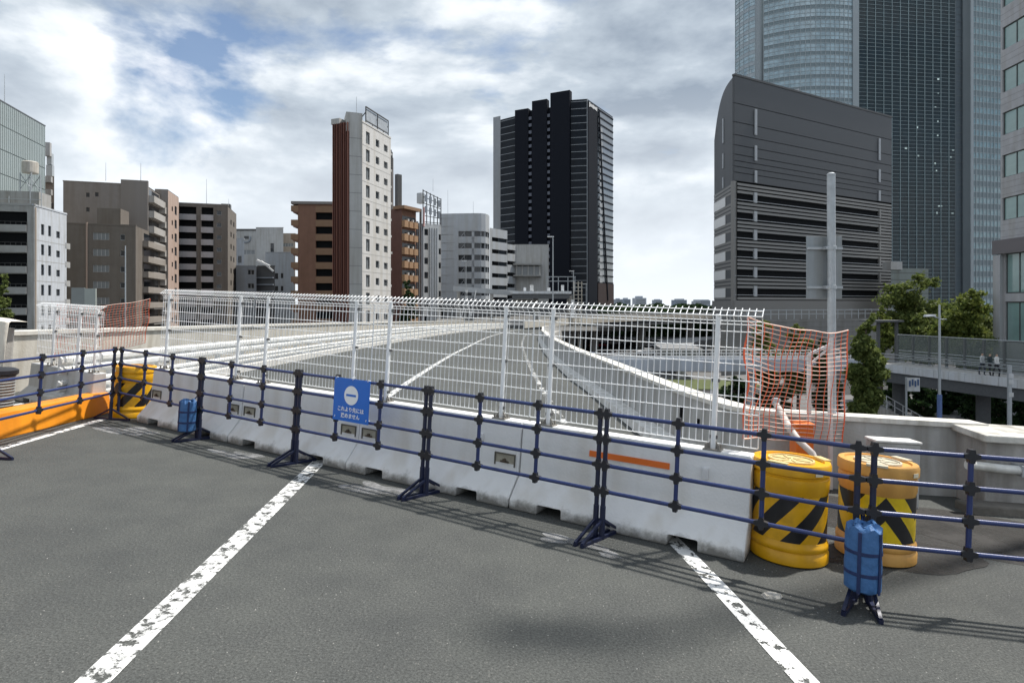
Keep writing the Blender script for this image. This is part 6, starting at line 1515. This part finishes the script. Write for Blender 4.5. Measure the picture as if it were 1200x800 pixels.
# ------------------------------------------------------------------ far viaduct and skyline
v0, v1 = Vector((7.5, 110)), Vector((62, 178)); vp_ = smooth_line([(2, 100), (10.5, 115), (22, 132), (40, 152), (62, 170), (95, 185)], 5)
zv = -2.0; t = thing('viaduct', 'long grey elevated viaduct curving away beyond the street', 'viaduct', (10.5, 115, ZS)); oV = (10.5, 115, ZS)
b = MB(oV); sweep(b, vp_, [(0, zv - 1.6), (0, zv), (-18, zv), (-18, zv - 1.6)]); b.build('deck', BRU, t)  # deck made extra wide so its shadow darkens the ground below
b = MB(oV); sweep(b, vp_, [(0.15, zv - 0.5), (0.15, zv + 0.75), (-0.15, zv + 0.75), (-0.15, zv - 0.5)]); b.build('parapet', CREAM, t)
b = MB(oV); sweep(b, vp_, [(-17.9, zv - 0.5), (-17.9, zv + 0.8), (-18.2, zv + 0.8), (-18.2, zv - 0.5)]); b.build('parapet', CONC, t)
for i in range(2, len(vp_) - 1, 4):
    c = vp_[i]; o_p = offset_line(vp_, -4.5)[i]; b = MB(oV); b.tube([(o_p.x, o_p.y, ZS), (o_p.x, o_p.y, zv - 1.5)], 1.0, 12); b.build('pier', CONC, t, smooth=True)
    b = MB(oV); b.tube([(c.x, c.y, zv + 0.9), (c.x, c.y, zv + 2.2)], 0.05, 5); b.build('marker_post', PALEB, t)
# second lower slab of ramp seen right of it
vp2 = smooth_line([(40, 120), (30, 112), (24, 100), (22, 88)], 5); t = thing('ramp', 'short curved grey ramp below the viaduct', 'ramp', (30, 112, ZS)); oR = (30, 112, ZS)
b = MB(oR); sweep(b, vp2, [(0, -6.6), (0, -5.0), (-6, -5.0), (-6, -6.6)]); b.build('deck', M('ramp_grey', (0.2, 0.2, 0.2), 0.85), t)
for i in (3, 9, 14): b = MB(oR); o_p = offset_line(vp2, -3)[i]; b.tube([(o_p.x, o_p.y, ZS), (o_p.x, o_p.y, -6.5)], 0.7, 10); b.build('pier', CONC, t, smooth=True)
# low wooded band and far towers
FAR = [M('far_grey_a', (0.36, 0.40, 0.45), 0.9), M('far_grey_b', (0.28, 0.33, 0.39), 0.9), M('far_grey_c', (0.45, 0.48, 0.51), 0.9)]
q = random.Random(12); names = ['pale', 'stepped', 'squat', 'slim', 'broad', 'twin-stepped', 'low']
for i, (px, w_, top) in enumerate([(726, 7, 349.5), (735, 8, 349.5), (751, 13, 348), (772, 8, 350.5), (798, 14, 350.5), (818, 6, 352), (826, 13, 351)]):
    Y = 900 + 40 * i; a = ray(px - w_ / 2, Y); c = ray(px + w_ / 2, Y); t = thing('distant_building', names[i] + ' distant grey building on the skyline right of the black tower', 'building', (a.x, a.y, ZS), 0, 'distant skyline buildings')
    wd = c.x - a.x; H = zat(top, Y) - ZS
    b = MB(); b.box(0, wd, 0, 25, 0, H * 0.93); b.build('wall', FAR[i % 3], t)
    b = MB(); b.box(wd * 0.2, wd * (0.6 + 0.05 * i), 2, 20, H * 0.93, H + 0.8 * (i % 3)); b.build('roof_block', FAR[(i + 1) % 3], t)
    for k_ in range(3): b = MB(); b.box(wd * 0.1, wd * 0.9, -0.4, 0.1, H * (0.55 + 0.12 * k_), H * (0.59 + 0.12 * k_)); b.build('window_band', GL_M, t)
vs = []; fs = []; q = random.Random(3)
for _ in range(9000):
    px = q.uniform(690, 850); Y = q.uniform(240, 330); yy = q.uniform(0, 1); top = 357.5 + 2.0 * math.sin(px * 0.21) * math.sin(px * 0.057 + 1); p = Vector((*ray(px, Y), ZS + (zat(top, Y) - ZS) * (yy ** 0.5))); i0 = len(vs); k_ = 0.9
    a = Vector((q.gauss(0, 1), q.gauss(0, 1), q.gauss(0, 1))).normalized(); c2 = a.cross(Vector((q.gauss(0, 1), q.gauss(0, 1), q.gauss(0, 1)))).normalized()
    vs += [tuple(p - a * k_), tuple(p + c2 * k_ * .6), tuple(p + a * k_), tuple(p - c2 * k_ * .6)]; fs.append((i0, i0 + 1, i0 + 2, i0 + 3))
me = bpy.data.meshes.new('distant_trees'); me.from_pydata(vs, [], fs); me.materials.append(LEAF2); o = bpy.data.objects.new('distant_trees', me); COL.objects.link(o); o['kind'] = 'stuff'; tag(o, 'band of distant trees beyond the viaduct', 'trees')

# ------------------------------------------------------------------ gantry bridge over the far end of the road
GY = 118; oG = (*ray(535, GY), ZS)
t = thing('overhead_gantry', 'grey overhead road gantry with a railed platform crossing the far road', 'gantry', oG)
def gx(px, Y=GY): return ray(px, Y).x
b = MB(oG); b.add([(gx(531), GY, zat(341, GY)), (gx(642), GY, zat(349, GY)), (gx(642), GY, zat(344, GY)), (gx(531), GY, zat(335, GY)), (gx(531), GY + 3, zat(341, GY)), (gx(642), GY + 3, zat(349, GY)), (gx(642), GY + 3, zat(344, GY)), (gx(531), GY + 3, zat(335, GY))], [(0, 1, 2, 3), (7, 6, 5, 4), (0, 4, 5, 1), (1, 5, 6, 2), (2, 6, 7, 3), (3, 7, 4, 0)]); b.build('beam', GP, t)
b = MB(oG); b.box(gx(598), gx(668), GY - 3, GY + 3, zat(344.5, GY), zat(341.5, GY)); b.build('platform', PALEB, t)
b = MB(oG); b.box(gx(600), gx(666), GY - 2.8, GY + 2.8, zat(350, GY), zat(345, GY)); b.build('platform_soffit', BRU, t)
for px in (537, 576): b = MB(oG); b.box(gx(px - 2), gx(px + 2), GY + 0.2, GY + 1.2, ZS, zat(339, GY)); b.build('column', CONC, t)
for pa, pb_ in ((541, 548), (552, 546), (552, 558)): b = MB(oG); b.bar((gx(pa), GY - 0.3, zat(372, GY)), (gx(pb_), GY - 0.3, zat(340, GY)), 0.2, 0.2); b.build('brace', WHITEP, t)
for px in (628, 668): b = MB(oG); b.box(gx(px - 3), gx(px + 3), GY + 0.2, GY + 1.4, ZS, zat(346, GY)); b.build('column', CONC, t)
b = MB(oG)
for px in (640, 653, 664, 672): b.bar((gx(px), GY - 2.8, zat(342, GY)), (gx(px), GY - 2.8, zat(325, GY)), 0.12, 0.12)
for py in (325, 330): b.bar((gx(640), GY - 2.8, zat(py, GY)), (gx(673), GY - 2.8, zat(py, GY)), 0.12, 0.12)
b.build('platform_railing', GALV, t)
for px, w_, h_ in ((615, 3, 4), (623, 4, 7), (643, 3, 4), (659, 3, 7)): b = MB(oG); b.box(gx(px - w_ / 2), gx(px + w_ / 2), GY - 1, GY, zat(341, GY), zat(341 - h_, GY)); b.build('signal_box', PALEB, t)
b = MB(oG)
for px in (672, 677, 681): b.bar((gx(px), GY - 1, ZS), (gx(px), GY - 1, zat(330, GY)), 0.16, 0.16)
for k_ in range(12): b.bar((gx(671), GY - 1, zat(332 + 4.5 * k_, GY)), (gx(682), GY - 1, zat(332 + 4.5 * k_, GY)), 0.12, 0.12)
b.build('access_tower', CREAM, t)
b = MB(oG); b.box(gx(668), gx(672), GY - 2, GY - 1.4, zat(372, GY), zat(351, GY)); b.build('white_panel', WHITEP, t)
b = MB(oG); b.box(gx(600), gx(624), GY - 0.6, GY - 0.2, zat(363, GY), zat(350.5, GY)); b.build('equipment_panel', SHG, t)
for i, (px, top, Y) in enumerate([(648, 278, 96), (672, 318, 128), (546, 306, 128), (687, 333, 150)]):
    p_ = ray(px, Y); zb_ = ZS; t = thing('road_lamp', ['tall road lamp rising in front of the black tower', 'shorter road lamp beside the access tower of the gantry', 'road lamp in front of the rounded grey building', 'small distant road lamp at the foot of the black tower'][i], 'lamp post', (p_.x, p_.y, zb_), 0, 'road lamps along the expressway')
    H = zat(top, Y) - zb_; b = MB(); b.tube([(0, 0, 0), (0, 0, H)], [0.13, 0.08], 8); b.build('pole', GALV, t)
    b = MB(); b.box(-0.9, 0.15, -0.18, 0.18, H - 0.02, H + 0.14); b.build('lamp_head', PALEB, t, bevel=0.03)
# wide low concrete substructure and street blocks hiding the open ground far left and centre
for i, (px0, px1, Y, top, lab) in enumerate([(505, 600, 150, 352, 'low dark service block under the grey ribbon-window offices'), (600, 700, 165, 362, 'low dark block behind the gantry columns'), (455, 520, 150, 352, 'low dark shop block beneath the silver office block')]):
    simple_block('service_block', lab, px0, px1, Y, top, M('service_dark', (0.13, 0.135, 0.14), 0.8, 0, 0.2, 0.5), [(px0 + 6 + 16 * k_, px0 + 16 + 16 * k_, top + 4, top + 12) for k_ in range(5)], wmesh=W2)
# slim pole in front of the low brown block, temporary hoarding behind the nets
p_ = ray(147, 60); t = thing('slim_mast', 'slim grey mast in front of the low dark brown block', 'mast', (p_.x, p_.y, ZS)); b = MB(); b.tube([(0, 0, 0), (0, 0, zat(288, 60) - ZS)], [0.09, 0.05], 8); b.build('mast', GALV, t); b = MB(); b.lathe([(0.16, 0), (0.16, 0.3), (0.1, 0.32)], 8); b.build('mast_foot', GALV, t)
a, c = ray(99, 40), ray(112, 40); t = thing('hoarding', 'pale translucent hoarding panel behind the orange net by the white apartments', 'hoarding', (a.x, a.y, ZS))
b = MB(); b.box(0, c.x - a.x, 0, 0.1, 0, zat(338, 40) - ZS); b.build('panel', M('hoarding_pale', (0.36, 0.39, 0.36), 0.6, 0, 0.06, 1), t); b = MB(); b.box(-0.9, 0, 0.02, 0.08, 0, zat(337, 40) - ZS); b.build('side_panel', M('hoarding_grey', (0.24, 0.26, 0.25), 0.5, 0, 0.06, 1), t)

# added mass of dark leaves standing in for the shade beneath the viaduct
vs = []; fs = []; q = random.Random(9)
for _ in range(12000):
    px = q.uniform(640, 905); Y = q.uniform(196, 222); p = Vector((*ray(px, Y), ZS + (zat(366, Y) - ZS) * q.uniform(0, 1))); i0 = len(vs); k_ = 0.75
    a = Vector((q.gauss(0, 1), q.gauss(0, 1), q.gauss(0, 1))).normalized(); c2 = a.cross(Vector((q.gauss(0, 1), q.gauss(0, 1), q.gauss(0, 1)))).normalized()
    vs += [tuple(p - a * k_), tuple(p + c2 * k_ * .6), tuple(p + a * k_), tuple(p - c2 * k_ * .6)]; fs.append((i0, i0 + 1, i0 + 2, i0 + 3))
me = bpy.data.meshes.new('shade_leaves'); me.from_pydata(vs, [], fs); me.materials.append(LEAF2); o = bpy.data.objects.new('shade_leaves', me); COL.objects.link(o); o['kind'] = 'stuff'; tag(o, 'added dark leaf mass standing in for the shade behind the viaduct piers', 'shade_leaves')
for k_ in list(bpy.data.objects):
    if '_o' in k_: del k_['_o']
